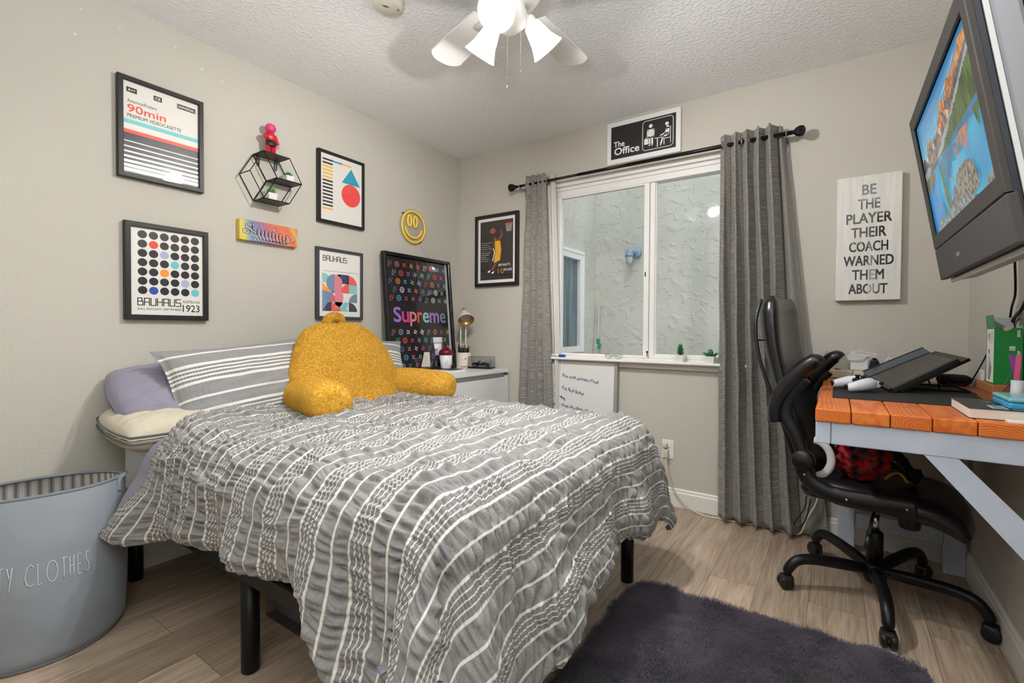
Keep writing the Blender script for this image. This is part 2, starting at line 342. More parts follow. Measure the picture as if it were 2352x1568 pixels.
        if recalc or merge:
            bm = bmesh.new(); bm.from_mesh(me)
            if merge: bmesh.ops.remove_doubles(bm, verts=bm.verts, dist=1e-5)
            if recalc: bmesh.ops.recalc_face_normals(bm, faces=bm.faces)
            bm.to_mesh(me); bm.free()
        me.update()
        o = bpy.data.objects.new(name, me); COL.objects.link(o)
        if parent is not None: o.parent = parent
        else: o.location = base
        return o
def tag(o, label=None, cat=None, group=None, kind=None):
    if label: o['label'] = label
    if cat: o['category'] = cat
    if group: o['group'] = group
    if kind: o['kind'] = kind
    return o
def thing(name, label, cat, loc, group=None, rotz=0.0):
    o = bpy.data.objects.new(name, None); COL.objects.link(o); o.location = loc; o.rotation_euler = (0, 0, rotz); o.empty_display_size = 0.05
    return tag(o, label, cat, group)
def struct(o): o['kind'] = 'structure'; return o
def copy_tree(root, loc, label=None, group=None, rotz=None):
    r = root.copy(); COL.objects.link(r); r.location = loc
    if rotz is not None: r.rotation_euler = (0, 0, rotz)
    if label: r['label'] = label
    if group: r['group'] = group
    for ch in list(root.children):
        c = ch.copy(); COL.objects.link(c); c.parent = r
        for g in list(ch.children):
            d = g.copy(); COL.objects.link(d); d.parent = c
    return r
_TX = {}
def text2d(txt, bold=0.0, spacing=1.0):
    k = (txt, bold, spacing)
    if k in _TX: return _TX[k]
    cu = bpy.data.curves.new('t', 'FONT'); cu.body = txt; cu.resolution_u = 3; cu.offset = bold; cu.space_character = spacing
    ob = bpy.data.objects.new('t', cu); COL.objects.link(ob)
    dg = bpy.context.evaluated_depsgraph_get(); me = bpy.data.meshes.new_from_object(ob.evaluated_get(dg))
    vs = [(v.co.x, v.co.y) for v in me.vertices]; fs = [tuple(p.vertices) for p in me.polygons]
    bpy.data.objects.remove(ob); bpy.data.curves.remove(cu); bpy.data.meshes.remove(me)
    x0 = min(v[0] for v in vs); x1 = max(v[0] for v in vs); y0 = min(v[1] for v in vs); y1 = max(v[1] for v in vs)
    _TX[k] = ([((x - x0) / (x1 - x0), (y - y0) / (y1 - y0)) for x, y in vs], fs, (x1 - x0) / (y1 - y0))
    return _TX[k]
class Art:
    """flat print: 2D shapes in metres on the plane O + x*e1 + y*e2, stacked along n"""
    def __init__(s, O, e1, e2, n, dz=0.00025, mb=None):
        s.O = Vector(O); s.e1 = Vector(e1); s.e2 = Vector(e2); s.n = Vector(n); s.mb = mb or MB(); s.mats = []; s.z = 0; s.dz = dz
    def mi(s, m):
        if m not in s.mats: s.mats.append(m)
        return s.mats.index(m)
    def p(s, x, y): return s.O + s.e1 * x + s.e2 * y + s.n * (s.z * s.dz)
    def up(s): s.z += 1; return s
    def poly(s, pts, m): s.mb.add([s.p(*q) for q in pts], [tuple(range(len(pts)))], s.mi(m)); return s
    def rect(s, x, y, w, h, m): return s.poly([(x, y), (x + w, y), (x + w, y + h), (x, y + h)], m)
    def disc(s, x, y, rx, m, ry=None, n=28, a0=0, a1=360):
        ry = ry or rx; full = a1 - a0 >= 360
        pts = [(x + rx * math.cos(R(a0 + (a1 - a0) * k / n)), y + ry * math.sin(R(a0 + (a1 - a0) * k / n))) for k in range(n + (0 if full else 1))]
        if not full: pts.append((x, y))
        return s.poly(pts, m)
    def stroke(s, pts, w, m, closed=False, taper=None):
        n = len(pts); P = [Vector((a, b, 0)) for a, b in pts]; vs = []
        for i in range(n):
            a = P[i - 1] if (i > 0 or closed) else P[i]; b = P[(i + 1) % n] if (i < n - 1 or closed) else P[i]
            t = (b - a).normalized() if (b - a).length > 1e-9 else Vector((1, 0, 0)); q = Vector((-t.y, t.x, 0)); ww = w / 2
            if taper: ww *= taper(i / (n - 1))
            c1 = P[i] + q * ww; c2 = P[i] - q * ww; vs += [s.p(c1.x, c1.y), s.p(c2.x, c2.y)]
        k = n if closed else n - 1
        s.mb.add(vs, [(2 * i, 2 * i + 1, 2 * ((i + 1) % n) + 1, 2 * ((i + 1) % n)) for i in range(k)], s.mi(m)); return s
    def ring(s, x, y, r, w, m, n=36, ry=None):
        ry = ry or r
        return s.stroke([(x + r * math.cos(2 * PI * k / n), y + ry * math.sin(2 * PI * k / n)) for k in range(n)], w, m, closed=True)
    def text(s, txt, x, y, w, h, m, bold=0.0, slant=0.0, spacing=1.0, align='fit', curve=None):
        vs, fs, asp = text2d(txt, min(bold, 0.0), spacing)
        if w is None: w = h * asp
        d = max(bold, 0) * h * .62 if h * asp < 3 * w else 0
        d = min(d, w * .03) if len(txt) == 1 else d
        for k_, (sx, sy) in enumerate(((-1, -1), (1, -1), (-1, 1), (1, 1), (0, 0)) if d else ((0, 0),)):       # heavier weight: the outline laid down again half a pen to each side
            s.mb.add([s.p(x + d + a * (w - 2 * d) + sx * d + slant * b * h, y + d + b * (h - 2 * d) + sy * d) + s.n * (k_ * .00003) for a, b in vs], fs, s.mi(m))
        return s
    def build(s, name, parent): return s.mb.build(name, s.mats, parent, recalc=False)
def arc(cx, cy, r, a0, a1, n=12, ry=None): 
    ry = ry or r
    return [(cx + r * math.cos(R(a0 + (a1 - a0) * k / n)), cy + ry * math.sin(R(a0 + (a1 - a0) * k / n))) for k in range(n + 1)]
def smooth_path(pts, n=8):
    """Catmull-Rom through points"""
    P = [Vector(p) for p in pts]; out = []
    for i in range(len(P) - 1):
        p0 = P[max(i - 1, 0)]; p1 = P[i]; p2 = P[i + 1]; p3 = P[min(i + 2, len(P) - 1)]
        for k in range(n):
            t = k / n
            out.append(0.5 * ((2 * p1) + (p2 - p0) * t + (2 * p0 - 5 * p1 + 4 * p2 - p3) * t * t + (3 * p1 - p0 - 3 * p2 + p3) * t ** 3))
    out.append(P[-1]); return out
def frame_bars(mb, O, e1, e2, n, w, h, bar, depth, mi=0, back=True):
    """mitred picture frame, outside w x h, from the wall out by depth"""
    O = Vector(O); e1 = Vector(e1); e2 = Vector(e2); n = Vector(n)
    out = [(0, 0), (w, 0), (w, h), (0, h)]; inn = [(bar, bar), (w - bar, bar), (w - bar, h - bar), (bar, h - bar)]
    b = min(0.002, bar * 0.2)
    prof = [(0, 0), (0, depth - b), (b / bar, depth), (1 - b / bar, depth), (1, depth - b), (1, depth * 0.55)]
    for k in range(4):
        a0, a1 = out[k], out[(k + 1) % 4]; i0, i1 = inn[k], inn[(k + 1) % 4]; vs = []
        for f, d in prof:
            for (o_, i_) in ((a0, i0), (a1, i1)):
                x = o_[0] + (i_[0] - o_[0]) * f; y = o_[1] + (i_[1] - o_[1]) * f; vs.append(O + e1 * x + e2 * y + n * d)
        mb.add(vs, [(2 * q, 2 * q + 1, 2 * q + 3, 2 * q + 2) for q in range(len(prof) - 1)], mi)
    if back: mb.add([O + e1 * x + e2 * y for x, y in out], [(0, 1, 2, 3)], mi)
    return mb
LW = ((0, 1, 0), (0, 0, 1), (1, 0, 0))       # art axes of the left wall
BW = ((1, 0, 0), (0, 0, 1), (0, -1, 0))      # of the window wall

# ================================================================== the room
W0, W1, Z0, Z1 = 0.872, 2.172, 0.872, 2.085     # window opening
YF = -0.45                                       # wall behind the camera, with the doorway
def shell():
    mb = MB().bb((-0.12, YF - 2.2, -0.1), (RW + 0.12, RD + 0.12, 0.0)); struct(mb.build('floor', 'vinyl_planks', loc=(0, 0, 0)))
    mb = MB().bb((-0.12, YF - 2.2, RH), (RW + 0.12, RD + 0.12, RH + 0.1)); struct(mb.build('ceiling', 'ceiling_texture', loc=(0, 0, RH)))
    mb = MB().bb((-0.12, YF - 2.2, 0), (0, RD + 0.12, RH))
    # old putty spots on the paint (y, z, size)
    for y, z, r in [(0.744, 2.34, .004), (1.06, 2.31, .006), (1.15, 2.29, .005), (1.22, 2.28, .003), (1.62, 2.30, .004), (1.90, 2.285, .004), (1.94, 2.27, .005), (1.97, 2.26, .004),
                    (2.02, 2.245, .006), (2.04, 2.235, .006), (2.30, 2.27, .004), (2.42, 2.28, .005), (0.60, 2.24, .006), (0.62, 2.35, .004), (1.30, 2.31, .003), (2.62, 2.16, .003), (0.95, 2.36, .005)]:
        mb.lathe([(r, 0.0002), (r * 0.6, 0.0008), (0, 0.001)], (0, y, z), 10, 1, axis=(1, 0, 0), sy=0.7)
    struct(mb.build('wall_left', ['wall_paint', 'spackle'], loc=(0, 0, 0)))
    struct(MB().bb((RW, YF - 2.2, 0), (RW + 0.12, RD + 0.12, RH)).build('wall_right', 'wall_paint', loc=(RW, 0, 0)))
    mb = MB()
    T = RD + 0.12
    mb.bb((0, RD, 0), (W0, T, RH)); mb.bb((W1, RD, 0), (RW, T, RH)); mb.bb((W0, RD, 0), (W1, T, Z0)); mb.bb((W0, RD, Z1), (W1, T, RH))
    struct(mb.build('wall_back', 'wall_paint', loc=(0, RD, 0)))
    mb = MB()
    d0, d1, dz = 1.95, 2.80, 2.03
    mb.bb((0, YF - 0.1, 0), (d0, YF, RH)); mb.bb((d1, YF - 0.1, 0), (RW, YF, RH)); mb.bb((d0, YF - 0.1, dz), (d1, YF, RH))
    struct(mb.build('wall_front', 'wall_paint', loc=(0, YF, 0)))
    mb = MB(); c = 0.06
    mb.bb((d0 - c, YF, 0), (d0, YF + 0.015, dz + c), 0.004); mb.bb((d1, YF, 0), (d1 + c, YF + 0.015, dz + c), 0.004); mb.bb((d0, YF, dz), (d1, YF + 0.015, dz + c), 0.004)
    struct(mb.build('trim_1', 'white_trim', loc=(d0, YF, 0)))
    struct(MB().bb((-0.12, YF - 2.2, 0), (RW + 0.12, YF - 2.1, RH)).build('wall_hall', 'wall_paint', loc=(0, YF - 2.1, 0)))
    # baseboards: flat board with a stepped top
    def base(name, p0, p1, nrm):
        mb = MB(); p0 = Vector(p0); p1 = Vector(p1); nrm = Vector(nrm)
        prof = [(0, 0), (0.014, 0), (0.014, 0.086), (0.010, 0.092), (0.010, 0.104), (0.005, 0.110), (0, 0.110)]
        vs = [p + nrm * d + Vector((0, 0, z)) for p in (p0, p1) for d, z in prof]; n = len(prof)
        mb.add(vs, [(i, i + 1, n + i + 1, n + i) for i in range(n - 1)] + [tuple(range(n)), tuple(range(n, 2 * n))])
        struct(mb.build(name, 'white_trim', loc=p0))
    base('baseboard_left', (0, YF, 0), (0, RD, 0), (1, 0, 0)); base('baseboard_back', (0, RD, 0), (RW, RD, 0), (0, -1, 0))
    base('baseboard_right', (RW, RD, 0), (RW, YF, 0), (-1, 0, 0)); base('baseboard_front', (0, YF, 0), (1.89, YF, 0), (0, 1, 0))
shell()
def window():
    root = thing('window_1', None, None, (W0, RD, Z0)); struct(root)
    mb = MB(); y0, y1 = RD + 0.012, RD + 0.085
    ft = 0.085                                           # deep stepped head
    mb.bb((W0, y0, Z1 - ft), (W1, y1, Z1), 0.004); mb.bb((W0, RD - 0.008, Z1 - 0.018), (W1, y0, Z1 + 0.012), 0.004); mb.bb((W0, y0 - 0.008, Z1 - 0.045), (W1, y0, Z1 - 0.024), 0.003)
    e_ = .0008
    mb.bb((W0, y0 + e_, Z0 + .022), (W0 + 0.035, y1 - e_, Z1 - ft), 0.002); mb.bb((W1 - 0.035, y0 + e_, Z0 + .022), (W1, y1 - e_, Z1 - ft), 0.002); mb.bb((W0, y0, Z0), (W1, y1, Z0 + 0.022), 0.003)
    mb.bb((1.553, y0 + 0.01, Z0 + .022), (1.585, y1 - e_, Z1 - ft), 0.003)
    mb.build('window_frame', 'vinyl_white', root)
    # sliding sash on the left, narrow rails; fixed light on the right
    mb = MB(); sy0, sy1 = y0 - 0.002, y0 + 0.028
    mb.bb((1.518, sy0, Z0 + 0.0225), (1.552, sy1, Z1 - ft), 0.004); mb.bb((W0 + 0.036, sy0, Z0 + 0.0225), (W0 + 0.052, sy1, Z1 - ft), 0.003)
    mb.bb((W0 + 0.052, sy0 + e_, Z0 + 0.0225), (1.518, sy1 - e_, Z0 + 0.038), 0.002); mb.bb((W0 + 0.052, sy0 + e_, Z1 - ft - 0.012), (1.518, sy1 - e_, Z1 - ft), 0.002)
    s = mb.build('sash', 'vinyl_white', root)
    mb = MB(); mb.cyl((1.548, sy0 - 0.006, 0.935), (1.548, sy0, 0.935), 0.006, 12); mb.bb((1.546, sy0 - 0.006, 0.905), (1.550, sy0, 0.935), 0.001); mb.bb((1.528, sy0 - 0.004, 1.41), (1.534, sy0, 1.44), 0.001)
    mb.build('sash_lock', 'black_plastic', s)
    mb = MB(); mb.bb((1.585, y0 + 0.01, Z0 + 0.022), (W1 - 0.03, y0 + 0.05, Z0 + 0.05), 0.003); mb.bb((1.585, y0 + 0.02, Z0 + 0.022), (1.592, y0 + 0.05, Z1 - ft), 0.002); mb.build('glazing_bead', 'vinyl_white', root)
    MB().bb((W0 + 0.05, sy0 + 0.012, Z0 + 0.034), (1.522, sy0 + 0.016, Z1 - ft - 0.01)).build('pane', 'window_glass', root)
    MB().bb((1.584, y0 + 0.044, Z0 + 0.048), (W1 - 0.03, y0 + 0.048, Z1 - ft)).build('pane', 'window_glass', root)
    mb = MB(); mb.bb((W0 - 0.06, RD - 0.075, Z0 - 0.004), (W1 + 0.06, RD + 0.012, Z0 + 0.012), 0.005); mb.bb((W0 - 0.04, RD - 0.022, Z0 - 0.04), (W1 + 0.04, RD - 0.001, Z0 - 0.004), 0.004)
    mb.build('window_sill', 'white_trim', root)
window()
# ------------------------------------------------------------------ outside the window
def outside():
    yb, xs = 4.55, 0.466
    struct(MB().bb((xs - 0.2, yb, -0.4), (4.2, yb + 0.2, 4.6)).build('wall_outside_far', 'stucco_green', loc=(xs, yb, -0.4)))
    a, b, c, d = 3.35, 4.22, 0.86, 1.80                  # opening of the neighbour's window (y0, y1, z0, z1)
    mb = MB(); mb.bb((xs - 0.2, RD + 0.12, -0.4), (xs, a, 4.6)); mb.bb((xs - 0.2, b, -0.4), (xs, yb, 4.6)); mb.bb((xs - 0.2, a, -0.4), (xs, b, c)); mb.bb((xs - 0.2, a, d), (xs, b, 4.6))
    struct(mb.build('wall_outside_side', 'stucco_green', loc=(xs, RD + 0.12, -0.4)))
    mat('concrete', '9A9A94', 0.9, var=(3, '85857F', 1.0))
    struct(MB().bb((-1.0, RD + 0.12, -0.5), (5.0, yb + 0.4, -0.4)).build('ground_outside', 'concrete', loc=(1.5, 3.8, -0.4)))
    root = thing('window_2', None, None, (xs, (a + b) / 2, c)); struct(root)
    mb = MB(); f = 0.055
    frame_bars(mb, (xs - .08, a, c), (0, 1, 0), (0, 0, 1), (1, 0, 0), b - a, d - c, f, .092, back=False)
    mb.bb((xs + .001, b, c), (xs + 0.02, b + 0.025, d - .001), 0.003); mb.bb((xs + .001, a, d), (xs + 0.02, b + 0.025, d + 0.03), 0.003)
    mb.build('window_frame', 'vinyl_white', root)
    mat('pane_screen', '6B7A80', 0.12, spec=0.8)
    MB().bb((xs - 0.045, a + f, c + f), (xs - 0.04, b - f, d - f)).build('pane', 'pane_screen', root)
    mat('pale_curtain', 'A9B4B8', 0.8)
    mb = MB(); mb.grid(lambda u, v: V(xs - 0.03 + 0.012 * math.sin(u * 40), a + f + u * (b - a - 2 * f), c + f + v * (d - c - 2 * f)), 80, 2); 
    mat('smoky_curtain', '53646B', 0.7, var=(5, '7A8A90', 1.0, (1, 8, 0.2))); mb.build('curtain', 'smoky_curtain', root)
    # wall lamp
    root = thing('outdoor_wall_lamp', 'blue grey outdoor lamp with ribbed glass on the stucco wall outside', 'lamp', (0.885, yb, 1.80))
    mat('blue_enamel', '7F97AC', 0.35)
    mb = MB(); mb.lathe([(0, 0), (0.050, 0), (0.050, 0.03), (0.042, 0.05), (0, 0.06)], (0.90, yb, 1.830), 24, axis=(0, -1, 0)); mb.build('wall_plate', 'blue_enamel', root)
    mb = MB(); mb.tube(smooth_path([(0.90, yb - 0.04, 1.835), (0.885, yb - 0.07, 1.845), (0.865, yb - 0.085, 1.835), (0.853, yb - 0.09, 1.81)], 6), [0.030] * 12 + [0.036] * 7, 16); mb.cyl((0.853, yb - 0.09, 1.82), (0.853, yb - 0.09, 1.785), 0.040, 20); mb.build('lamp_head', 'blue_enamel', root)
    mat('ribbed_glass', 'D8E2E4', 0.15, trans=0.6)
    mb = MB(); mb.lathe([(0.034, 0), (0.038, -0.010), (0.034, -0.018), (0.037, -0.028), (0.032, -0.036), (0.035, -0.046), (0.028, -0.054), (0.029, -0.064), (0.0, -0.076)], (0.853, yb - 0.09, 1.785), 20); mb.build('lamp_glass', 'ribbed_glass', root)
    # pole with a green tie leaning in the corner
    root = thing('garden_pole', 'thin grey pole with a green clip leaning in the outside corner', 'pole', (0.53, yb - 0.12, -0.4))
    mat('pole_grey', 'A9ACA6', 0.5)
    MB().tube([(0.53, yb - 0.14, -0.4), (0.522, yb - 0.09, 0.6), (0.517, yb - 0.03, 1.325)], 0.011, 10).build('shaft', 'pole_grey', root)
    mat('green_clip', '1E8A72', 0.4)
    mb = MB(); mb.box((0.53, yb - 0.075, 0.96), (0.035, 0.03, 0.05), 0.008); mb.box((0.548, yb - 0.085, 0.91), (0.028, 0.02, 0.06), 0.008, rot=(0, 0.3, 0)); mb.build('clip', 'green_clip', root)
outside()

# ================================================================== pictures on the walls
for nm, c in dict(ink='1B1A1B', ink_soft='2A2627', red='E8452F', aqua='6FC7CC', cream='E4E0DA', paper='E9E6E1', periwinkle='AEB6DB', orange='F59A2B', navy='3A4BA8', yellow='F2B63E', teal='2C9CBF', coral='F0504F',
                  slate='7286A8', navy2='24284C', mint='86C6BF', pink='E07F8E', lilac='9C6FC8', magenta='D43F8D', cyan='58B9DA', white_ink='F0EEEC', gold_ink='D9A64A', orange2='E0792F').items():
    mat('print_' + nm, c, 0.35, coat=1.0)
def picture(name, label, O, ax, w, h, bar, depth, art, frame='black_frame', cat='poster', group=None, mount=None, tiltrot=None):
    """framed print hung flat: frame, print; O = lower left on the wall"""
    e1, e2, n = (Vector(a) for a in ax); O = Vector(O)
    root = thing(name, label, cat, O + e1 * (w / 2), group)
    mb = MB(); frame_bars(mb, O + n * 0.002, e1, e2, n, w, h, bar, depth); mb.build('frame', frame, root)
    A = Art(O + n * (depth * 0.55 + 0.002) + e1 * bar + e2 * bar, e1, e2, n); art(A, w - 2 * bar, h - 2 * bar); A.build('print', root)
    return root
def art_videocassette(A, w, h):
    A.rect(0, 0, w, h, 'print_cream'); A.up()
    A.rect(0.045 * w, .885 * h, .13 * w, .055 * h, 'print_ink'); A.rect(.385 * w, .885 * h, .11 * w, .055 * h, 'print_ink'); A.rect(.70 * w, .885 * h, .26 * w, .055 * h, 'print_ink')
    y = [.405, .34, .30]
    A.rect(0, .545 * h, w, .045 * h, 'print_aqua'); A.rect(0, .44 * h, w, .04 * h, 'print_red'); A.rect(0, 0, w, .44 * h, 'print_ink_soft')
    A.up()
    A.text('A++', .065 * w, .897 * h, .09 * w, .03 * h, 'print_white_ink', 0.02); A.text('CE', .405 * w, .897 * h, .07 * w, .03 * h, 'print_white_ink', 0.03); A.text('UNIVERSAL', .71 * w, .897 * h, .24 * w, .03 * h, 'print_white_ink', 0.02)
    A.text('AmericanPosters', .055 * w, .775 * h, .37 * w, .038 * h, 'print_ink', 0.0); A.text('90min', .055 * w, .672 * h, .49 * w, .085 * h, 'print_red', 0.025); A.text('PREMIUM VIDEOCASETTE', .055 * w, .612 * h, .70 * w, .04 * h, 'print_ink', 0.005)
    for yy, t in [(.345, .010), (.285, .014), (.228, .018), (.172, .024), (.118, .030), (.068, .035), (.020, .040)]: A.rect(0, yy * h, w, t * h, 'print_white_ink')
def art_dots(A, w, h):
    A.rect(0, 0, w, h, 'print_paper'); A.up()
    cols = {(1, 1): 'red', (2, 2): 'periwinkle', (3, 3): 'aqua', (4, 2): 'orange', (5, 4): 'periwinkle', (6, 1): 'navy', (6, 5): 'aqua'}
    for r in range(7):
        for c in range(6): A.disc((.155 + c * .146) * w, (.925 - r * .107) * h, .062 * w, 'print_' + cols.get((r, c), 'ink_soft'))
    # block letters drawn with a square pen
    G = {'B': [[(0, 0), (0, 1), (.8, 1), (.8, .55), (0, .55)], [(.8, .55), (1, .55), (1, 0), (0, 0)]], 'A': [[(0, 0), (0, 1), (1, 1), (1, 0)], [(0, .45), (1, .45)]], 'U': [[(0, 1), (0, 0), (1, 0), (1, 1)]], 'H': [[(0, 0), (0, 1)], [(1, 0), (1, 1)], [(0, .5), (1, .5)]], 'S': [[(1, 1), (0, 1), (0, .5), (1, .5), (1, 0), (0, 0)]]}
    block_word(A, 'BAUHAUS', .085 * w, .105 * h, .60 * w, .082 * h, .013 * w, 'print_ink', G)
    A.text('AUSSTELLUNG', .70 * w, .155 * h, .255 * w, .03 * h, 'print_ink', 0.01); A.text('1923', .70 * w, .045 * h, .25 * w, .085 * h, 'print_ink', 0.01); A.text('JULI, AUGUST, SEPTEMBER', .085 * w, .05 * h, .60 * w, .030 * h, 'print_ink', 0.01)
def block_word(A, word, x, y, w, h, pen, m, G):
    n = len(word); lw = w / n
    for i, ch in enumerate(word):
        for st in G[ch]:
            for (a, b), (c, d) in zip(st[:-1], st[1:]):
                X0, X1 = x + lw * i + min(a, c) * lw * .76, x + lw * i + max(a, c) * lw * .76; Y0, Y1 = y + min(b, d) * h, y + max(b, d) * h
                A.rect(X0, Y0, X1 - X0 + pen, Y1 - Y0 + pen, m)
BLOCK = {'B': [[(0, 0), (0, 1), (.8, 1), (.8, .55), (0, .55)], [(.8, .55), (1, .55), (1, 0), (0, 0)]], 'A': [[(0, 0), (0, 1), (1, 1), (1, 0)], [(0, .45), (1, .45)]], 'U': [[(0, 1), (0, 0), (1, 0), (1, 1)]], 'H': [[(0, 0), (0, 1)], [(1, 0), (1, 1)], [(0, .5), (1, .5)]], 'S': [[(1, 1), (0, 1), (0, .5), (1, .5), (1, 0), (0, 0)]]}
def art_shapes(A, w, h):
    A.rect(0, 0, w, h, 'print_white_ink'); A.up(); A.rect(.03 * w, .02 * h, .94 * w, .96 * h, 'print_cream'); A.up()
    for i in range(15):
        m = 'print_yellow' if i in (2, 3, 4, 5, 14) else 'print_ink_soft'
        A.rect(.055 * w, (.905 - i * .053) * h, .235 * w, .026 * h, m)
    A.rect(.29 * w, .905 * h, .225 * w, .026 * h, 'print_teal'); A.rect(.515 * w, .905 * h, .225 * w, .026 * h, 'print_yellow')
    A.poly([(.50 * w, .635 * h), (.96 * w, .635 * h), (.735 * w, .885 * h)], 'print_teal'); A.disc(.73 * w, .46 * h, .235 * w, 'print_coral')
def art_geometric(A, w, h):
    A.rect(0, 0, w, h, 'print_paper'); A.up()
    block_word(A, 'BAUHAUS', .09 * w, .845 * h, .58 * w, .075 * h, .014 * w, 'print_ink', BLOCK)
    A.rect(.10 * w, .695 * h, .62 * w, .004 * h, 'print_ink'); A.text('JULY 25, 1923', .72 * w, .69 * h, .22 * w, .02 * h, 'print_ink', 0.01)
    c = .2125 * w; x0, y0 = .075 * w, .08 * h; hh = .145 * h
    P = lambda n_: 'print_' + n_
    cells = [['mint', 'slate', 'navy2', 'coral'], ['orange', 'paper', 'coral', 'mint'], ['slate', 'coral', 'paper', 'slate'], ['navy2', 'coral', 'mint', 'navy2']]
    for r in range(4):
        for k in range(4):
            X, Y = x0 + k * c, y0 + (3 - r) * hh; m_ = P(cells[r][k]); q = (r * 3 + k * 5) % 4
            if (r, k) in ((1, 1), (0, 1)): A.rect(X, Y, c, hh, P('slate') if k == 1 and r == 1 else P('paper'))
            if q == 0: A.disc(X, Y, c, m_, hh, 14, 0, 90)
            elif q == 1: A.disc(X + c, Y, c, m_, hh, 14, 90, 180)
            elif q == 2: A.rect(X, Y, c, hh, m_)
            else: A.poly([(X, Y), (X + c, Y), (X, Y + hh)], m_)
    A.up(); A.disc(x0 + 1.35 * c, y0 + 3.0 * hh, .9 * c, P('slate'), .95 * hh, 20, 90, 270); A.disc(x0 + 1.35 * c, y0 + 3.0 * hh, .9 * c, P('pink'), .95 * hh, 20, -90, 90)
    A.up(); A.disc(x0 + 3.0 * c, y0 + 2.95 * hh, .95 * c, P('coral'), .98 * hh, 16, 0, 90); A.disc(x0 + 1.4 * c, y0 + 1.5 * hh, .95 * c, P('pink'), 1.2 * hh, 16, -90, 90); A.poly([(x0, y0), (x0 + 1.3 * c, y0 + 1.9 * hh), (x0, y0 + 2.2 * hh)], P('slate')); A.poly([(x0 + c, y0 + hh), (x0 + 3 * c, y0 + hh), (x0 + 2.6 * c, y0)], P('mint'))
WALLP = 'four framed posters on the long wall'
picture('framed_poster', 'black framed white and red video cassette poster, upper left on the long wall', (0, .727, 1.712), LW, .328, .430, .020, .026, art_videocassette, group=WALLP)
picture('framed_poster', 'black framed poster of dark dots in a grid, below the video cassette poster', (0, .747, 1.104), LW, .326, .424, .022, .026, art_dots, group=WALLP)
picture('framed_poster', 'black framed print of a blue triangle above a red circle', (0, 1.661, 1.699), LW, .327, .425, .017, .026, art_shapes, group=WALLP)
mat('grey_frame', '3C4046', 0.4)
picture('framed_poster', 'dark grey framed print of overlapping pastel shapes, below the triangle print', (0, 1.652, 1.127), LW, .326, .424, .017, .024, art_geometric, 'grey_frame', group=WALLP)

# tall black logo poster leaning on the wall, standing on the dresser
def logo_poster():
    w, h = .645, .812; tilt = math.atan2(.075, h); O = Vector((.105, 2.112, .776)); e1 = Vector((0, 1, 0)); e2 = Vector((-math.sin(tilt), 0, math.cos(tilt))); n = Vector((math.cos(tilt), 0, math.sin(tilt)))
    root = thing('framed_poster', 'large black framed poster with colourful lettering leaning on the white dresser', 'poster', O + e1 * (w / 2))
    mb = MB(); frame_bars(mb, O, e1, e2, n, w, h, .022, .034); mb.build('frame', 'black_gloss', root)
    mat('print_black', '131215', 0.3, coat=1.0)
    bar = .022; A = Art(O + n * .012 + e1 * bar + e2 * bar, e1, e2, n); w -= 2 * bar; h -= 2 * bar
    mat('pale_edge', 'B9BCC0', .5)
    A.rect(0, 0, w, h, 'pale_edge'); A.up(); A.rect(.012, 0, w - .034, h, 'print_black'); A.up()
    cols = ['print_cyan', 'print_coral', 'print_magenta', 'print_lilac', 'print_mint', 'print_orange', 'print_white_ink', 'print_pink', 'print_slate', 'print_periwinkle']; rg = random.Random(3)
    def flower(x, y, r, m, rot):
        for k in range(4):
            a = rot + k * PI / 2; ca, sa = math.cos(a), math.sin(a)
            A.poly([(x + ca * u - sa * v, y + sa * u + ca * v) for u, v in ((r * .12, 0), (r * .6, r * .26), (r, r * .08), (r, -r * .08), (r * .6, -r * .26))], m)
    def star(x, y, r, m, rot):
        pts = []
        for k in range(8):
            a = rot + k * PI / 4; q = r if k % 2 == 0 else r * .5; pts.append((x + q * math.cos(a), y + q * math.sin(a)))
        A.stroke(pts, r * .22, m, closed=True); flower(x, y, r * .4, m, rot)
    dx = .066; dy = .058; row = 0; y = .02
    while y < h - .02:
        x = .036 + (dx / 2 if row % 2 else 0); k = row
        while x < w - .036:
            if not (.365 < y / h < .56):
                m = rg.choice(cols); t = (k * 2 + row * 3) % 5; r = .0175
                if t == 0:
                    A.text('L', x - r * 1.0, y - r * 1.1, r * 1.2, r * 1.9, m, -0.02, slant=.25); A.text('V', x - r * .3, y - r * .7, r * 1.5, r * 1.9, m, -0.02)
                elif t == 1: flower(x, y, r, m, .4)
                elif t == 2: A.ring(x, y, r, r * .22, m, 24); flower(x, y, r * .6, m, PI / 4)
                elif t == 3: star(x, y, r * 1.15, m, .35)
                else: flower(x, y, r, m, PI / 4)
            x += dx; k += 1
        y += dy; row += 1
    A.up()
    word = 'Supreme'; wd = [.135, .13, .13, .095, .125, .195, .125]; x = .075 * w; sc = .86 * w / sum(wd); bc = ['print_lilac', 'print_magenta', 'print_pink', 'print_coral', 'print_mint', 'print_lilac', 'print_slate']
    for ch, ww, m in zip(word, wd, bc):
        big = ch == 'S'; hh = .135 * h if big else .098 * h; yy = .415 * h
        if ch == 'p': yy -= .035 * h; hh = .133 * h
        A.text(ch, x, yy, ww * sc * .9, hh, m, .05); x += ww * sc
    A.build('print', root)
logo_poster()

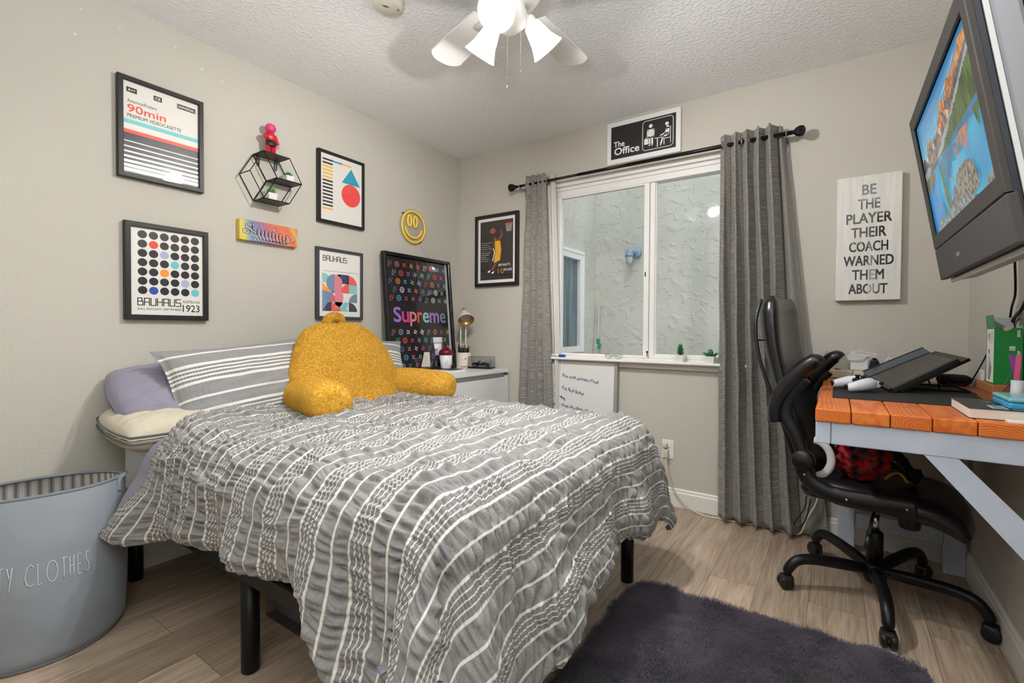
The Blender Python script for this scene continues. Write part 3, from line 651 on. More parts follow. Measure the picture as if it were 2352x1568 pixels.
def art_rules(A, w, h):
    A.rect(0, 0, w, h, 'print_white_ink'); A.up(); mg = .062
    A.rect(mg * w, mg * h * .75, w * (1 - 2 * mg), h * (1 - 1.5 * mg), 'print_ink_soft'); A.up()
    mat('print_skin', '7A4A33', .4, coat=1); mat('print_jersey', 'EDB02E', .4, coat=1); mat('print_ball', 'A6553C', .4, coat=1)
    P = lambda x, y: (x * w, y * h)
    A.disc(.40 * w, .80 * h, .075 * w, 'print_ball', .042 * h)
    A.rect(.735 * w, .872 * h, .185 * w, .02 * h, 'print_coral')
    for k in range(6): A.stroke([P(.745 + k * .033, .872), P(.775 + k * .021, .765)], .006 * w, 'print_white_ink')
    for k in range(3): A.stroke([P(.75 + k * .012, .85 - k * .03), P(.91 - k * .012, .85 - k * .03)], .005 * w, 'print_white_ink')
    A.poly([P(.46, .64), P(.60, .64), P(.63, .50), P(.60, .34), P(.43, .30), P(.47, .46)], 'print_jersey')            # shirt and shorts of the leaping player
    A.disc(.46 * w, .665 * h, .05 * w, 'print_skin', .03 * h); A.poly([P(.56, .64), P(.66, .70), P(.67, .74), P(.63, .81), P(.60, .82), P(.62, .73), P(.52, .655)], 'print_skin')
    A.poly([P(.42, .62), P(.46, .63), P(.46, .55), P(.42, .52)], 'print_skin'); A.poly([P(.45, .29), P(.52, .31), P(.42, .19), P(.34, .20)], 'print_skin')
    A.up(); A.stroke([P(.42, .53), P(.45, .47), P(.42, .38), P(.39, .335)], .022 * w, 'print_white_ink'); A.poly([P(.27, .185), P(.34, .20), P(.33, .165), P(.27, .16)], 'print_white_ink'); A.poly([P(.37, .165), P(.45, .18), P(.43, .145), P(.38, .14)], 'print_white_ink')
    for k in range(10):
        ln = [.30, .21, .28, .30, .33, .26, .22, .15, .22, .20][k]
        A.text(['1. Get better every single day', '2. Prove them wrong', '3. Work on your weaknesses', '4. Execute what you practiced', '5. Learn from greatness', '6. Learn from wins and losses', '7. Practice mindfulness', '8. Be ambitious', '9. Believe in your team', '10. Learn storytelling'][k], .08 * w, (.615 - k * .031) * h, ln * w, .014 * h, 'print_orange2' if k == 4 else 'print_white_ink', 0.01)
    A.text("BRYANT'S", .56 * w, .25 * h, .30 * w, .037 * h, 'print_white_ink', 0.02); A.text('10', .54 * w, .135 * h, .17 * w, .075 * h, 'print_orange2', 0.0); A.text('RULES', .715 * w, .175 * h, .20 * w, .036 * h, 'print_white_ink', 0.01)
picture('framed_poster', 'black framed basketball player poster between the corner and the left curtain', (.178, RD, 1.402), BW, .404, .548, .026, .026, art_rules)

# ------------------------------------------------------------------ board signs
def office_sign():
    O = Vector((1.277, RD, 2.146)); w, h = .470, .268; e1, e2, n = (Vector(a) for a in BW)
    root = thing('wall_sign', 'white framed black office sign with figure symbols above the curtain rod', 'sign', O + e1 * (w / 2))
    mb = MB(); mb.box(O + e1 * w / 2 + e2 * h / 2 + n * .010, (w, .018, h), .002); mb.build('board', 'white_plastic', root)
    mat('sign_black', '1D1B1C', .5); A = Art(O + n * .0195, e1, e2, n)
    A.rect(.028, .030, w - .056, h - .060, 'sign_black'); A.up(); ox, oy = .028, .030; W_, H_ = w - .056, h - .060; X = 'print_white_ink'
    A.text('The', ox + .045 * W_, oy + .36 * H_, .175 * W_, .17 * H_, X, .035); A.text('Office', ox + .055 * W_, oy + .115 * H_, .40 * W_, .22 * H_, X, .035)
    bx, by, bw, bh = ox + .505 * W_, oy + .075 * H_, .455 * W_, .87 * H_; r = .02
    A.stroke(arc(bx + bw - r, by + bh - r, r, 0, 90, 6) + arc(bx + r, by + bh - r, r, 90, 180, 6) + arc(bx + r, by + r, r, 180, 270, 6) + arc(bx + bw - r, by + r, r, 270, 360, 6), .0035, X, closed=True)
    Q = lambda x, y: (bx + x * bw, by + y * bh); sc = bw
    def limb(pts, t): 
        A.stroke([Q(*p) for p in pts], t * sc, X)
        for p in pts: q = Q(*p); A.disc(q[0], q[1], t * sc / 2, X, n=12)
    # standing figure with a case
    q = Q(.27, .80); A.disc(q[0], q[1], .062 * sc, X, n=20)
    A.poly([Q(.185, .69), Q(.355, .69), Q(.345, .42), Q(.195, .42)], X); limb([(.17, .67), (.17, .45)], .05); limb([(.37, .67), (.37, .45)], .05); limb([(.23, .42), (.23, .16)], .065); limb([(.32, .42), (.32, .16)], .065)
    A.rect(*Q(.055, .20), .16 * sc, .19 * bh, X); A.stroke([Q(.10, .39), Q(.10, .435), Q(.18, .435), Q(.18, .39)], .012 * sc, X)
    # seated figure at a table
    q = Q(.80, .76); A.disc(q[0], q[1], .058 * sc, X, n=20); limb([(.83, .64), (.83, .42)], .10); limb([(.80, .62), (.74, .46), (.60, .41)], .042); limb([(.83, .38), (.68, .36), (.60, .10)], .055)
    A.rect(*Q(.40, .335), .27 * sc, .022 * bh, X); A.rect(*Q(.48, .05), .03 * sc, .29 * bh, X); A.rect(*Q(.91, .10), .018 * sc, .56 * bh, X); A.rect(*Q(.70, .27), .22 * sc, .022 * bh, X); A.rect(*Q(.70, .08), .022 * sc, .2 * bh, X)
    A.build('print', root)
office_sign()
def player_sign():
    O = Vector((2.529, RD, 1.226)); w, h = .258, .611; e1, e2, n = (Vector(a) for a in BW); dep = .036
    root = thing('wall_sign', 'tall whitewashed wooden sign of black capital words beside the television', 'sign', O + e1 * (w / 2))
    mat('white_wash', 'EAE8E4', .6, var=(10, 'D8D6D0', .8, (6, 6, .5)))
    mb = MB(); mb.box(O + e1 * w / 2 + e2 * h / 2 + n * (dep / 2 + .001), (w, dep, h), .002); mb.build('board', 'white_wash', root)
    A = Art(O + n * (dep + .0015), e1, e2, n)
    for k, (t, ww) in enumerate([('BE', .22), ('THE', .34), ('PLAYER', .70), ('THEIR', .54), ('COACH', .60), ('WARNED', .77), ('THEM', .49), ('ABOUT', .60)]):
        A.text(t, w * (1 - ww) / 2 + .002, h * (.845 - k * .1135), ww * w, h * .082, 'print_ink', .036)
    A.build('lettering', root)
player_sign()
def name_panel():
    O = Vector((0, 1.215, 1.521)); w, h = .311, .105; e1, e2, n = (Vector(a) for a in LW); dep = .030
    root = thing('canvas_panel', 'small rainbow airbrushed canvas with black calligraphy under the hexagon shelf', 'wall art', O + e1 * (w / 2))
    m, nt, b = node_mat('airbrush'); tc = nn(nt, 'ShaderNodeTexCoord'); s = nn(nt, 'ShaderNodeSeparateXYZ'); L(nt, tc.outputs['Generated'], s.inputs[0])
    n0 = nn(nt, 'ShaderNodeTexNoise'); n0.inputs['Scale'].default_value = 5; n0.inputs['Detail'].default_value = 0; L(nt, tc.outputs['Object'], n0.inputs['Vector'])
    f = math_n(nt, 'ADD', math_n(nt, 'MULTIPLY', n0.outputs['Fac'], .30), math_n(nt, 'MULTIPLY_ADD', s.outputs[2], .10, math_n(nt, 'MULTIPLY', s.outputs[1], .62)))
    r = ramp(nt, [(0.10, '2EA0DC'), (0.20, 'E3B43C'), (0.28, 'DDCB4A'), (0.36, '6E92B8'), (0.44, '94709A'), (0.54, 'CE6A66'), (0.66, 'E07848'), (0.76, 'DE6E58'), (0.85, 'D8B04A'), (0.95, 'D6485A')]); L(nt, f, r.inputs[0]); L(nt, r.outputs[0], b.inputs['Base Color']); b.inputs['Roughness'].default_value = .5
    mb = MB(); mb.box(O + e1 * w / 2 + e2 * h / 2 + n * (dep / 2 + .001), (dep, w, h), .002); mb.build('canvas', 'airbrush', root)
    A = Art(O + n * (dep + .0014), e1, e2, n)
    def brush(pts, t):
        P2 = [(p.x, p.y) for p in smooth_path([(a * w, b_ * h, 0) for a, b_ in pts], 6)]
        for off, m_, k in ((-.0022, 'print_white_ink', 0), (0, 'print_ink', 1)):
            A.z = 1 + k; A.stroke([(x + off, y + off) for x, y in P2], t, m_, taper=lambda q: .35 + .65 * math.sin(PI * min(max(q, 0), 1)) ** .7)
    brush([(.20, .86), (.13, .82), (.12, .70), (.19, .66), (.24, .76), (.21, .88), (.15, .80)], .0028); brush([(.205, .86), (.20, .60), (.25, .46)], .007)
    brush([(.21, .62), (.12, .56), (.05, .50), (.06, .34), (.14, .30), (.17, .42), (.10, .44), (.19, .34), (.26, .30)], .0028); brush([(.10, .56), (.20, .42), (.27, .30)], .005)
    for k in range(9):
        x = .27 + k * .062; y = .60 - k * .012
        brush([(x, y), (x + .012, y - .06), (x + .006, y - .24), (x + .03, y - .33)], .0065); brush([(x + .004, y - .33), (x + .03, y - .42), (x + .055, y - .45)], .004)
        if k % 2 == 0: brush([(x + .006, y - .02), (x + .04, y + .05), (x + .06, y - .02)], .0035)
    brush([(.60, .66), (.62, .82), (.58, .80), (.60, .70), (.64, .66)], .003); brush([(.37, .92), (.38, .78), (.39, .66)], .002); brush([(.76, .74), (.78, .55), (.80, .20)], .002)
    brush([(.70, .30), (.80, .13), (.93, .22), (.95, .45), (.88, .58), (.82, .52)], .0032); brush([(.56, .28), (.62, .14), (.70, .16), (.78, .30)], .003)
    for k in range(10): x = .25 + k * .058; y = .155 - k * .004; brush([(x, y), (x + .02, y - .03), (x + .022, y - .09)], .004)
    for k in range(4): brush([(.08 + .002 * k, .76 - k * .05), (.10, .75 - k * .05)], .004); brush([(.83, .46 - k * .06), (.855, .45 - k * .06)], .004)
    A.build('lettering', root)
name_panel()
def smiley():
    c = Vector((0, 2.42, 1.80)); root = thing('neon_sign', 'yellow smiley face tube sign on clear backing above the leaning poster', 'sign', c - Vector((0, 0, .13)))
    MB().lathe([(0, .008), (.130, .008), (.130, .012), (0, .012)], c, 48, axis=(1, 0, 0), smooth=False).build('backing', 'clear_plastic', root)
    mat('neon_yellow', 'F0C02A', .4, emit=.15)
    P = lambda y, z, x=.019: (x, c.y + y, c.z + z)
    mb = MB(); mb.tube([P(.110 * math.cos(a), .110 * math.sin(a)) for a in [2 * PI * k / 48 for k in range(48)]], .0062, 10, closed=True)
    for s in (-1, 1): mb.tube([P(-.012 + s * .028 + .0165 * math.cos(a), .040 + .038 * math.sin(a)) for a in [2 * PI * k / 24 for k in range(24)]], .006, 10, closed=True)
    mb.tube([P(.078 * math.cos(R(a)), -.005 + .072 * math.sin(R(a))) for a in range(185, 358, 6)], .006, 10); mb.build('tube_light', 'neon_yellow', root)
    for y, z in ((-.092, .085), (.09, .085), (.075, -.098)): MB().cyl((0, c.y + y, c.z + z), (.015, c.y + y, c.z + z), .004, 10).build('standoff', 'black_metal', root)
    mb = MB(); mb.tube(smooth_path([(.014, 2.49, 1.695), (.006, 2.55, 1.64), (.006, 2.66, 1.575), (.006, 2.71, 1.56), (.006, 2.80, 1.53), (.006, 2.815, 1.2), (.008, 2.81, .98), (.02, 2.83, .90), (.01, 2.86, .80)], 8), .0022, 8); mb.build('cable', 'white_plastic', root)
smiley()

# ------------------------------------------------------------------ hexagon shelf, its plants and toy
def hex_shelf():
    a = .138; cy, cz = 1.366, 1.855; x0, x1 = .006, .110
    root = thing('hexagon_shelf', 'black wire hexagon wall shelf between the posters', 'shelf', (.0, cy, cz - .12))
    P = [(cy + a * math.cos(R(k * 60)), cz + a * math.sin(R(k * 60))) for k in range(6)]; mb = MB(); r = .0026
    for x in (x0, x1): mb.tube([(x, y, z) for y, z in P], r, 8, closed=True)
    for y, z in P + [(cy, cz)]: mb.cyl((x0, y, z), (x1, y, z), r, 8)
    for x in (x0, x1):
        for k in (0, 2, 4): mb.cyl((x, cy, cz), (x, P[k][0], P[k][1]), r, 8)
    mb.build('wire_frame', 'black_metal', root)
    mat('mesh_plate', '4A4A4A', .5, metal=.3)
    for (y0, z0), (y1, z1) in ((P[2], P[1]), ((cy, cz), P[0]), (P[4], P[5])):
        mb = MB(); mb.bb((x0, min(y0, y1), z0 - .001), (x1, max(y0, y1), z0 + .001)); mb.build('shelf_plate', 'mesh_plate', root)
    for y in (cy - .045, cy + .05):
        mb = MB(); mb.tube([(x0 + .002, y - .006, cz + .118), (x0 + .002, y - .006, cz + .075), (x0 + .002, y, cz + .067), (x0 + .002, y + .006, cz + .075), (x0 + .002, y + .006, cz + .118)], .0022, 8); mb.build('hanger', 'black_metal', root)
hex_shelf()
mat('pot_white', 'ECEBE8', .35); mat('soil', '3A2E24', .9); mat('succulent_green', '3F8A45', .5, var=(60, '7FB85E', .8)); mat('succulent_dark', '1F6A35', .45, var=(50, '348A48', .8))
def pot(root, c, w0, w1, h):
    mb = MB(); c = Vector(c); prof = [(w0, 0), (w1, h), (w1 - .003, h), (w1 - .004, h - .006)]; vs = []
    for hw, z in prof: vs += [c + Vector((x * hw, y * hw, z)) for x, y in ((-1, -1), (1, -1), (1, 1), (-1, 1))]
    fs = [(4 * i + k, 4 * i + (k + 1) % 4, 4 * i + 4 + (k + 1) % 4, 4 * i + 4 + k) for i in range(3) for k in range(4)] + [(3, 2, 1, 0)]
    mb.add(vs, fs).build('pot', 'pot_white', root)
    q = w1 - .0035; MB().box(c + Vector((0, 0, h - .008)), (2 * q, 2 * q, .004)).build('soil', 'soil', root)
def leaf(mb, base, d, ln, wid, thick=.35, curl=.3):
    d = Vector(d).normalized(); h = Vector((0, 0, 1)); u = d.cross(h); u = u.normalized() if u.length > 1e-3 else Vector((1, 0, 0)); w = u.cross(d); pts = []; rad = []
    for k in range(7):
        t = k / 6; pts.append(Vector(base) + d * ln * t + w * (curl * ln * t * t)); rad.append(max(wid * math.sin(PI * (.12 + .86 * t)) ** .8, .0004))
    mb.tube(pts, rad, 8, flat=thick, upv=tuple(w))
def plant(name, label, c, w0, w1, h, kind, m, group=None):
    root = thing(name, label, 'plant', c, group); pot(root, c, w0, w1, h); mb = MB(); top = Vector(c) + Vector((0, 0, h - .006)); rg = random.Random(len(label))
    if kind == 'rosette':
        for k in range(14):
            a = k * 2.4; el = .35 + .07 * k; leaf(mb, top, (math.cos(a) * math.cos(el), math.sin(a) * math.cos(el), math.sin(el)), w1 * 1.35, w1 * .30, .5, .2)
    elif kind == 'spiky':
        for k in range(34):
            a = k * 2.4; el = .3 + .035 * k; leaf(mb, top, (math.cos(a) * math.cos(el), math.sin(a) * math.cos(el), math.sin(el)), w1 * 1.7, w1 * .12, .6, .25)
    elif kind == 'tower':
        mb.cyl(top, top + Vector((0, 0, .055)), .004, 8)
        for k in range(40):
            a = k * 2.4; z = .006 + .0013 * k; el = .25 + .012 * k; leaf(mb, top + Vector((0, 0, z)), (math.cos(a) * math.cos(el), math.sin(a) * math.cos(el), math.sin(el)), .030 - .0003 * k, .0055, .5, .3)
    else:
        for k in range(10):
            a = k * 2.4; leaf(mb, top, (math.cos(a), math.sin(a), .35), .055, .010, .4, .2)
        for k in range(5): a = k * 1.26; leaf(mb, top, (math.cos(a) * .5, math.sin(a) * .5, 1), .045, .015, .4, .3)
    mb.build('leaves', m, root); return root
plant('succulent', 'low dark green succulent in a white pot, middle ledge of the hexagon shelf', (.060, 1.457, 1.8564), .017, .022, .038, 'rosette', 'succulent_dark', 'potted succulents on the hexagon shelf')
plant('succulent', 'spiky light green succulent in a white pot, bottom of the hexagon shelf', (.058, 1.362, 1.7370), .019, .024, .042, 'spiky', 'succulent_green', 'potted succulents on the hexagon shelf')
plant('succulent', 'upright leafy succulent in a white pot on the window sill', (1.767, RD - .045, Z0 + .012), .018, .024, .042, 'tower', 'succulent_dark', 'potted succulents on the window sill')
plant('succulent', 'broad leaved succulent in a white pot on the sill near the right curtain', (1.937, RD - .045, Z0 + .012), .020, .026, .040, 'broad', 'succulent_dark', 'potted succulents on the window sill')
def toy():
    x, y, z = .058, 1.362, 1.9765
    root = thing('toy_figure', 'plain red toy figure with a round pink head on top of the hexagon shelf', 'toy', (x, y, z))
    mat('toy_red', 'CF2433', .35); mat('toy_pink', 'E0407F', .4); mat('toy_skin', 'E88B8B', .4); mat('toy_dark', '2B1D26', .4)
    mb = MB()
    for s in (-1, 1): mb.tube([(x + .004, y + s * .014, z), (x, y + s * .014, z + .006), (x, y + s * .013, z + .055)], [.013, .0125, .013], 14)
    mb.build('legs', 'toy_red', root)
    mb = MB(); mb.lathe([(.0, .045), (.024, .046), (.027, .055), (.027, .076), (.0, .078)], (x, y, z), 20, sx=.72); mb.build('shorts', 'toy_dark', root)
    mb = MB(); mb.lathe([(.0, .076), (.0265, .077), (.025, .095), (.019, .118), (.0, .122)], (x, y, z), 20, sx=.72)
    mb.tube([(x, y - .021, z + .112), (x + .006, y - .034, z + .094), (x + .016, y - .026, z + .084)], [.008, .0085, .009], 10); mb.tube([(x, y + .021, z + .112), (x, y + .032, z + .09), (x + .002, y + .036, z + .066)], [.008, .0085, .009], 10); mb.build('jacket', 'toy_red', root)
    MB().sphere((x + .021, y - .012, z + .088), .0085, 8, sc=(1, 1.4, .9)).build('hand', 'toy_skin', root); MB().sphere((x + .003, y + .037, z + .056), .0085, 8, sc=(.9, .9, 1.4)).build('hand', 'toy_skin', root)
    mb = MB(); mb.sphere((x, y, z + .144), .0255, 14, sc=(.95, 1.05, .95)); mb.build('head', 'toy_pink', root)
toy()

# ================================================================== ceiling fan and detector
def ceiling_fan():
    hx, hy = HUB; zb = 2.262
    root = thing('ceiling_fan', 'white ceiling fan with glowing bell shaped glass lights', 'ceiling fan', (hx, hy, RH))
    mat('fan_white', 'E4E2DE', .4); mat('blade_white', 'DAD9D8', .45)
    mb = MB(); mb.lathe([(.075, RH), (.078, RH - .03), (.060, RH - .045), (.060, RH - .055), (.105, RH - .07), (.118, RH - .10), (.118, RH - .16), (.10, RH - .185), (.055, RH - .20), (.055, RH - .215), (.062, RH - .23), (.058, RH - .27), (.03, RH - .295), (.012, RH - .30), (.0, RH - .31)], (hx, hy, 0), 36); mb.build('motor_housing', 'fan_white', root)
    for k in range(5):
        a = R(161 + 72 * k); d = Vector((math.cos(a), math.sin(a), 0)); q = Vector((-d.y, d.x, .14)).normalized(); c = Vector((hx, hy, zb)); pts = []
        hw0, hw1, r0, r1 = .056, .071, .155, .52
        pts += [c + d * r0 + q * hw0 * s for s in (-1, -.5, .5, 1)]
        for k2 in range(0, 13):
            t = -1 + 2 * k2 / 12; pts.append(c + d * (r1 - .045 * abs(t) ** 3 if abs(t) < 1.01 else r1) + q * hw1 * -t)
        mb = MB(); mb.prism(pts, (0, 0, .007)); bl = mb.build('blade', 'blade_white', root)
        mb = MB(); mb.tube([c + d * .09 + Vector((0, 0, -.012)), c + d * .13 + Vector((0, 0, -.006)), c + d * .22 + Vector((0, 0, -.004))], [.012, .016, .020], 10, flat=.3, upv=(0, 0, 1)); mb.build('blade_bracket', 'fan_white', bl)
    # light kit: three bells
    m = bpy.data.materials.new('lit_glass'); m.use_nodes = True; MATS['lit_glass'] = m; b = m.node_tree.nodes['Principled BSDF']
    b.inputs['Base Color'].default_value = (.95, .93, .9, 1); b.inputs['Roughness'].default_value = .3; b.inputs['Emission Color'].default_value = (1, .95, .87, 1); b.inputs['Emission Strength'].default_value = 1.5
    for i, a in enumerate(FAN_AZ):
        d = Vector((math.cos(a), math.sin(a), 0)); neck = Vector((hx, hy, RH - .238)) + d * .074; ax = (d * .68 + Vector((0, 0, -.73))).normalized()
        mb = MB(); mb.tube(smooth_path([Vector((hx, hy, RH - .231)) + d * .03, Vector((hx, hy, RH - .224)) + d * .055, neck], 5), .013, 12); mb.lathe([(.0, -.012), (.022, -.010), (.026, .004), (.024, .018), (.0, .018)], neck, 20, axis=ax); arm = mb.build('lamp_arm', 'fan_white', root)
        mb = MB(); mb.lathe([(.022, .012), (.030, .020), (.036, .045), (.044, .080), (.058, .112), (.063, .120), (.061, .121), (.055, .110), (.041, .080), (.033, .045), (.020, .022)], neck, 32, axis=ax, cap=False); mb.build('glass_shade', 'lit_glass', root)
        mb = MB(); mb.sphere(neck + ax * .055, .022, 12, sc=(1, 1, 1)); mb.build('bulb', 'lit_glass', arm)
        lo = lamp('fan_light', 'POINT', neck + ax * .092, 29, (1.0, .975, .94), .02)
    mat('chain_metal', 'B9AFA0', .3, metal=.8)
    for (dx, dy, z1) in ((.012, -.03, 1.935), (.024, .035, 2.015)):
        mb = MB(); x, y = hx + dx, hy + dy; z = RH - .27
        n = int((z - z1) / .0062)
        for k in range(n): mb.sphere((x, y, z - k * .0062), .0021, 4)
        mb.cyl((x, y, z), (x, y, z1), .0006, 6); mb.lathe([(.0, 0), (.0028, -.002), (.003, -.01), (0, -.013)], (x, y, z1), 8); mb.build('pull_chain', 'chain_metal', root)
ceiling_fan()
def detector():
    root = thing('smoke_detector', 'round off white smoke detector on the ceiling', 'smoke detector', (.975, 1.355, RH)); mat('detector_white', 'DCD6CA', .5)
    mb = MB(); mb.lathe([(.066, 0), (.066, -.012), (.060, -.032), (.052, -.038), (0, -.039)], (.975, 1.355, RH), 40); mb.build('housing', 'detector_white', root)
    mb = MB(); mb.lathe([(.006, 0), (.006, -.0015), (0, -.0015)], (1.003, 1.385, RH - .038), 16); mb.build('test_button', 'chrome', root)
    mb = MB()
    for k in range(4): mb.box((.992 + k * .0035 - .02, 1.335 + k * .004, RH - .0395), (.0015, .016, .001))
    mb.build('vent_slots', 'black_plastic', root)
detector()

# ================================================================== curtains
ROD_Y, ROD_Z = RD - .088, 2.10
def rod():
    root = thing('curtain_rod', 'black curtain rod with faceted end knobs above the window', 'curtain rod', (1.48, ROD_Y, ROD_Z))
    mb = MB(); mb.cyl((.61, ROD_Y, ROD_Z), (1.15, ROD_Y, ROD_Z), .0085, 16); mb.cyl((1.10, ROD_Y, ROD_Z), (1.46, ROD_Y, ROD_Z), .0105, 16); mb.cyl((1.44, ROD_Y, ROD_Z), (2.325, ROD_Y, ROD_Z), .0115, 16); mb.build('pole', 'black_metal', root)
    for x, s in ((.61, -1), (2.325, 1)):
        mb = MB(); mb.lathe([(.010, 0), (.014, .004), (.010, .010), (.013, .016), (.022, .024), (.029, .042), (.026, .058), (.012, .066), (0, .067)], (x, ROD_Y, ROD_Z), 8, axis=(s, 0, 0), smooth=False); mb.build('finial', 'black_metal', root)
    for x in (.64, 2.305):
        mb = MB(); mb.bb((x - .008, RD - .003, ROD_Z - .075), (x + .008, RD, ROD_Z + .03), .001); mb.box((x, RD - .045, ROD_Z - .018), (.012, .085, .004)); mb.tube([(x, ROD_Y + .015 * math.cos(R(q)), ROD_Z + .015 * math.sin(R(q))) for q in range(150, 400, 25)], .0035, 8); mb.cyl((x, RD - .006, ROD_Z - .06), (x, RD, ROD_Z - .06), .004, 10); mb.build('bracket', 'steel', root)
rod()
def curtain(name, label, xt0, xt1, xb0, xb1, zb, nf, amp, seed, ring_x, phase=0.0, lining=None, lmat='curtain_lining'):
    """grommet curtain: folds run down from the rod, spreading to the hem"""
    root = thing(name, label, 'curtain', ((xt0 + xt1) / 2, ROD_Y, zb), 'curtains on the black rod'); zt = ROD_Z + .055; rg = random.Random(seed); ph = [rg.uniform(-.5, .5) for _ in range(nf + 2)]
    def F(u, v):
        z = zt + (zb - zt) * v; e = v ** 1.25
        x0 = xt0 + (xb0 - xt0) * e; x1 = xt1 + (xb1 - xt1) * e
        k = u * nf; i = int(min(k, nf - 1)); wob = ph[i] * (1 - (k - i)) + ph[i + 1] * (k - i)
        a = 2 * PI * u * nf + phase + wob * v * 1.4
        A = amp * (.75 + .5 * v + .25 * math.sin(3 * u + 5 * v + seed))
        y = ROD_Y + A * math.sin(a) + .010 * mnoise.noise((u * 6, v * 5, seed)) - .004
        x = x0 + (x1 - x0) * u + .35 * A * math.sin(2 * a) * (.6 + .4 * v) + .008 * mnoise.noise((u * 4, v * 7, seed + 9))
        return V(x, min(y, RD - .012), z)
    mb = MB(); mb.grid(F, nf * 26, 70, uvf=lambda u, v: (u * nf * .11, v * 2.1)); o = mb.build('fabric', ['curtain_cloth', 'curtain_lining'], root, recalc=False)
    sm = o.modifiers.new('thickness', 'SOLIDIFY'); sm.thickness = .003; sm.offset = 0
    for x in ring_x:
        mb = MB(); mb.tube([(x, ROD_Y + .021 * math.cos(q), ROD_Z + .021 * math.sin(q)) for q in [2 * PI * k / 24 for k in range(24)]], .0042, 8, closed=True, flat=1.0); mb.build('grommet', 'steel', root)
    if lining:
        mb = MB(); xa, xb, xc, xd = lining
        def G(u, v):
            z = zt + (zb - zt) * v; x0 = xa + (xc - xa) * v; x1 = xb + (xd - xb) * v
            return V(x0 + (x1 - x0) * u, ROD_Y + .035 + .018 * math.sin(u * 7 + v * 1.5) * (1 - .3 * v) + .006 * mnoise.noise((u * 3, v * 9, seed)), z)
        mb.grid(G, 30, 50); o = mb.build('lining' if lmat == 'curtain_lining' else 'side_panel', lmat, root, recalc=False); sm = o.modifiers.new('thickness', 'SOLIDIFY'); sm.thickness = .002; sm.offset = 0
    return root
curtain('curtain', 'narrow gathered grey curtain left of the window, beside the basketball poster', .684, .850, .600, .925, .012, 4, .026, 2, (.70, .76, .868), .6, lining=(.845, .905, .93, .985))
curtain('curtain', 'wide gathered grey curtain right of the window, behind the black chair', 1.985, 2.262, 2.005, 2.400, .022, 5, .042, 5, (1.998, 2.095, 2.13), 1.8, lining=(2.24, 2.285, 2.37, 2.52), lmat='curtain_cloth')

# ================================================================== whiteboard, marker, eyeglasses, outlet
def whiteboard():
    w, h = .705, .60; tilt = .05; O = Vector((.667, RD - .052, .276)); e1 = Vector((1, 0, 0)); e2 = Vector((0, math.sin(tilt), math.cos(tilt))); n = Vector((0, -math.cos(tilt), math.sin(tilt)))
    root = thing('whiteboard', 'whiteboard with blue handwriting leaning under the window sill', 'whiteboard', (O.x + w / 2, O.y, O.z)); mat('alu', 'B4B3B0', .4, metal=.5); mat('board_white', 'DDDDDD', .2, coat=.3); mat('marker_ink', '25356F', .6)
    mb = MB(); frame_bars(mb, O, e1, e2, n, w, h, .022, .018); mb.build('frame', 'alu', root)
    A = Art(O + n * .012, e1, e2, n); A.rect(.02, .02, w - .04, h - .04, 'board_white'); A.up()
    mat('erased', 'B9BEC6', .4); 
    for x, y, ww, t in [(.305, .463, .27, 'Push: chest shoulders triceps'), (.305, .378, .165, 'Pull: Back Biceps'), (.28, .328, .05, 'Legs'), (.305, .262, .235, 'chest shoulders triceps'), (.28, .205, .12, 'Back Biceps')]:
        vs, fs, asp = text2d(t, .02); k = len(t)
        A.mb.add([A.p(x + a * ww, y - .028 * a + (.027 + .005 * math.sin(a * 40)) * b + .003 * math.sin(a * 25)) for a, b in vs], fs, A.mi('marker_ink'))
    for x, y, ww, t in [(.24, .470, .03, 'ay'), (.24, .392, .03, 'ay :'), (.243, .335, .008, ':'), (.24, .27, .055, 'ush :'), (.255, .212, .012, '-'), (.48, .125, .06, '.5x')]: A.text(t, x, y, ww, .027, 'marker_ink', .02)
    A.build('board', root)
whiteboard()
def marker():
    x0, x1, y, z = .845, 1.005, RD - .062, Z0 + .0215
    root = thing('marker', 'white dry erase marker with blue cap on the left of the sill', 'marker', (x0, y, Z0 + .012)); mat('cap_blue', '1F46B8', .35)
    MB().tube([(x0, y, z), (x1 - .05, y, z)], .0085, 16).build('barrel', 'white_plastic', root)
    MB().tube([(x1 - .05, y, z), (x1 - .046, y, z), (x1 - .012, y, z), (x1 - .004, y, z), (x1, y, z)], [.0085, .0095, .0095, .008, .006], 16).build('cap', 'cap_blue', root)
    A = Art(Vector((x0 + .02, y - .0088, z - .005)), (1, 0, 0), (0, 0, 1), (0, -1, 0)); A.text('EXPO', .035, .0, .045, .009, 'marker_ink', .03); A.build('lettering', root)
marker()
def eyeglasses():
    c = Vector((1.345, RD - .045, Z0 + .0125)); root = thing('eyeglasses', 'clear framed eyeglasses folded on the window sill above the whiteboard', 'eyeglasses', c); mat('clear_frame', 'C9CFC6', .2, trans=.55)
    mb = MB()
    for s in (-1, 1): mb.tube([c + Vector((s * .032 + .025 * math.cos(a), 0, .021 + .0195 * math.sin(a))) for a in [2 * PI * k / 28 for k in range(28)]], .0018, 8, closed=True)
    mb.tube(smooth_path([c + Vector((-.008, 0, .026)), c + Vector((0, 0, .030)), c + Vector((.008, 0, .026))], 4), .0018, 8); mb.build('frame_front', 'clear_frame', root)
    for s in (-1, 1):
        mb = MB(); mb.tube(smooth_path([c + Vector((s * .057, 0, .026)), c + Vector((s * .056, .012, .026)), c + Vector((s * -.02, .018 + .004 * s, .018)), c + Vector((s * -.045, .018 + .004 * s, .004))], 5), .0016, 8); mb.build('temple', 'clear_frame', root)
        MB().lathe([(0, 0), (.0235, .0), (.0235, .001), (0, .001)], c + Vector((s * .032, 0, .021)), 24, axis=(0, 1, 0), smooth=False, sy=.8).build('lens', 'clear_plastic', root)
eyeglasses()
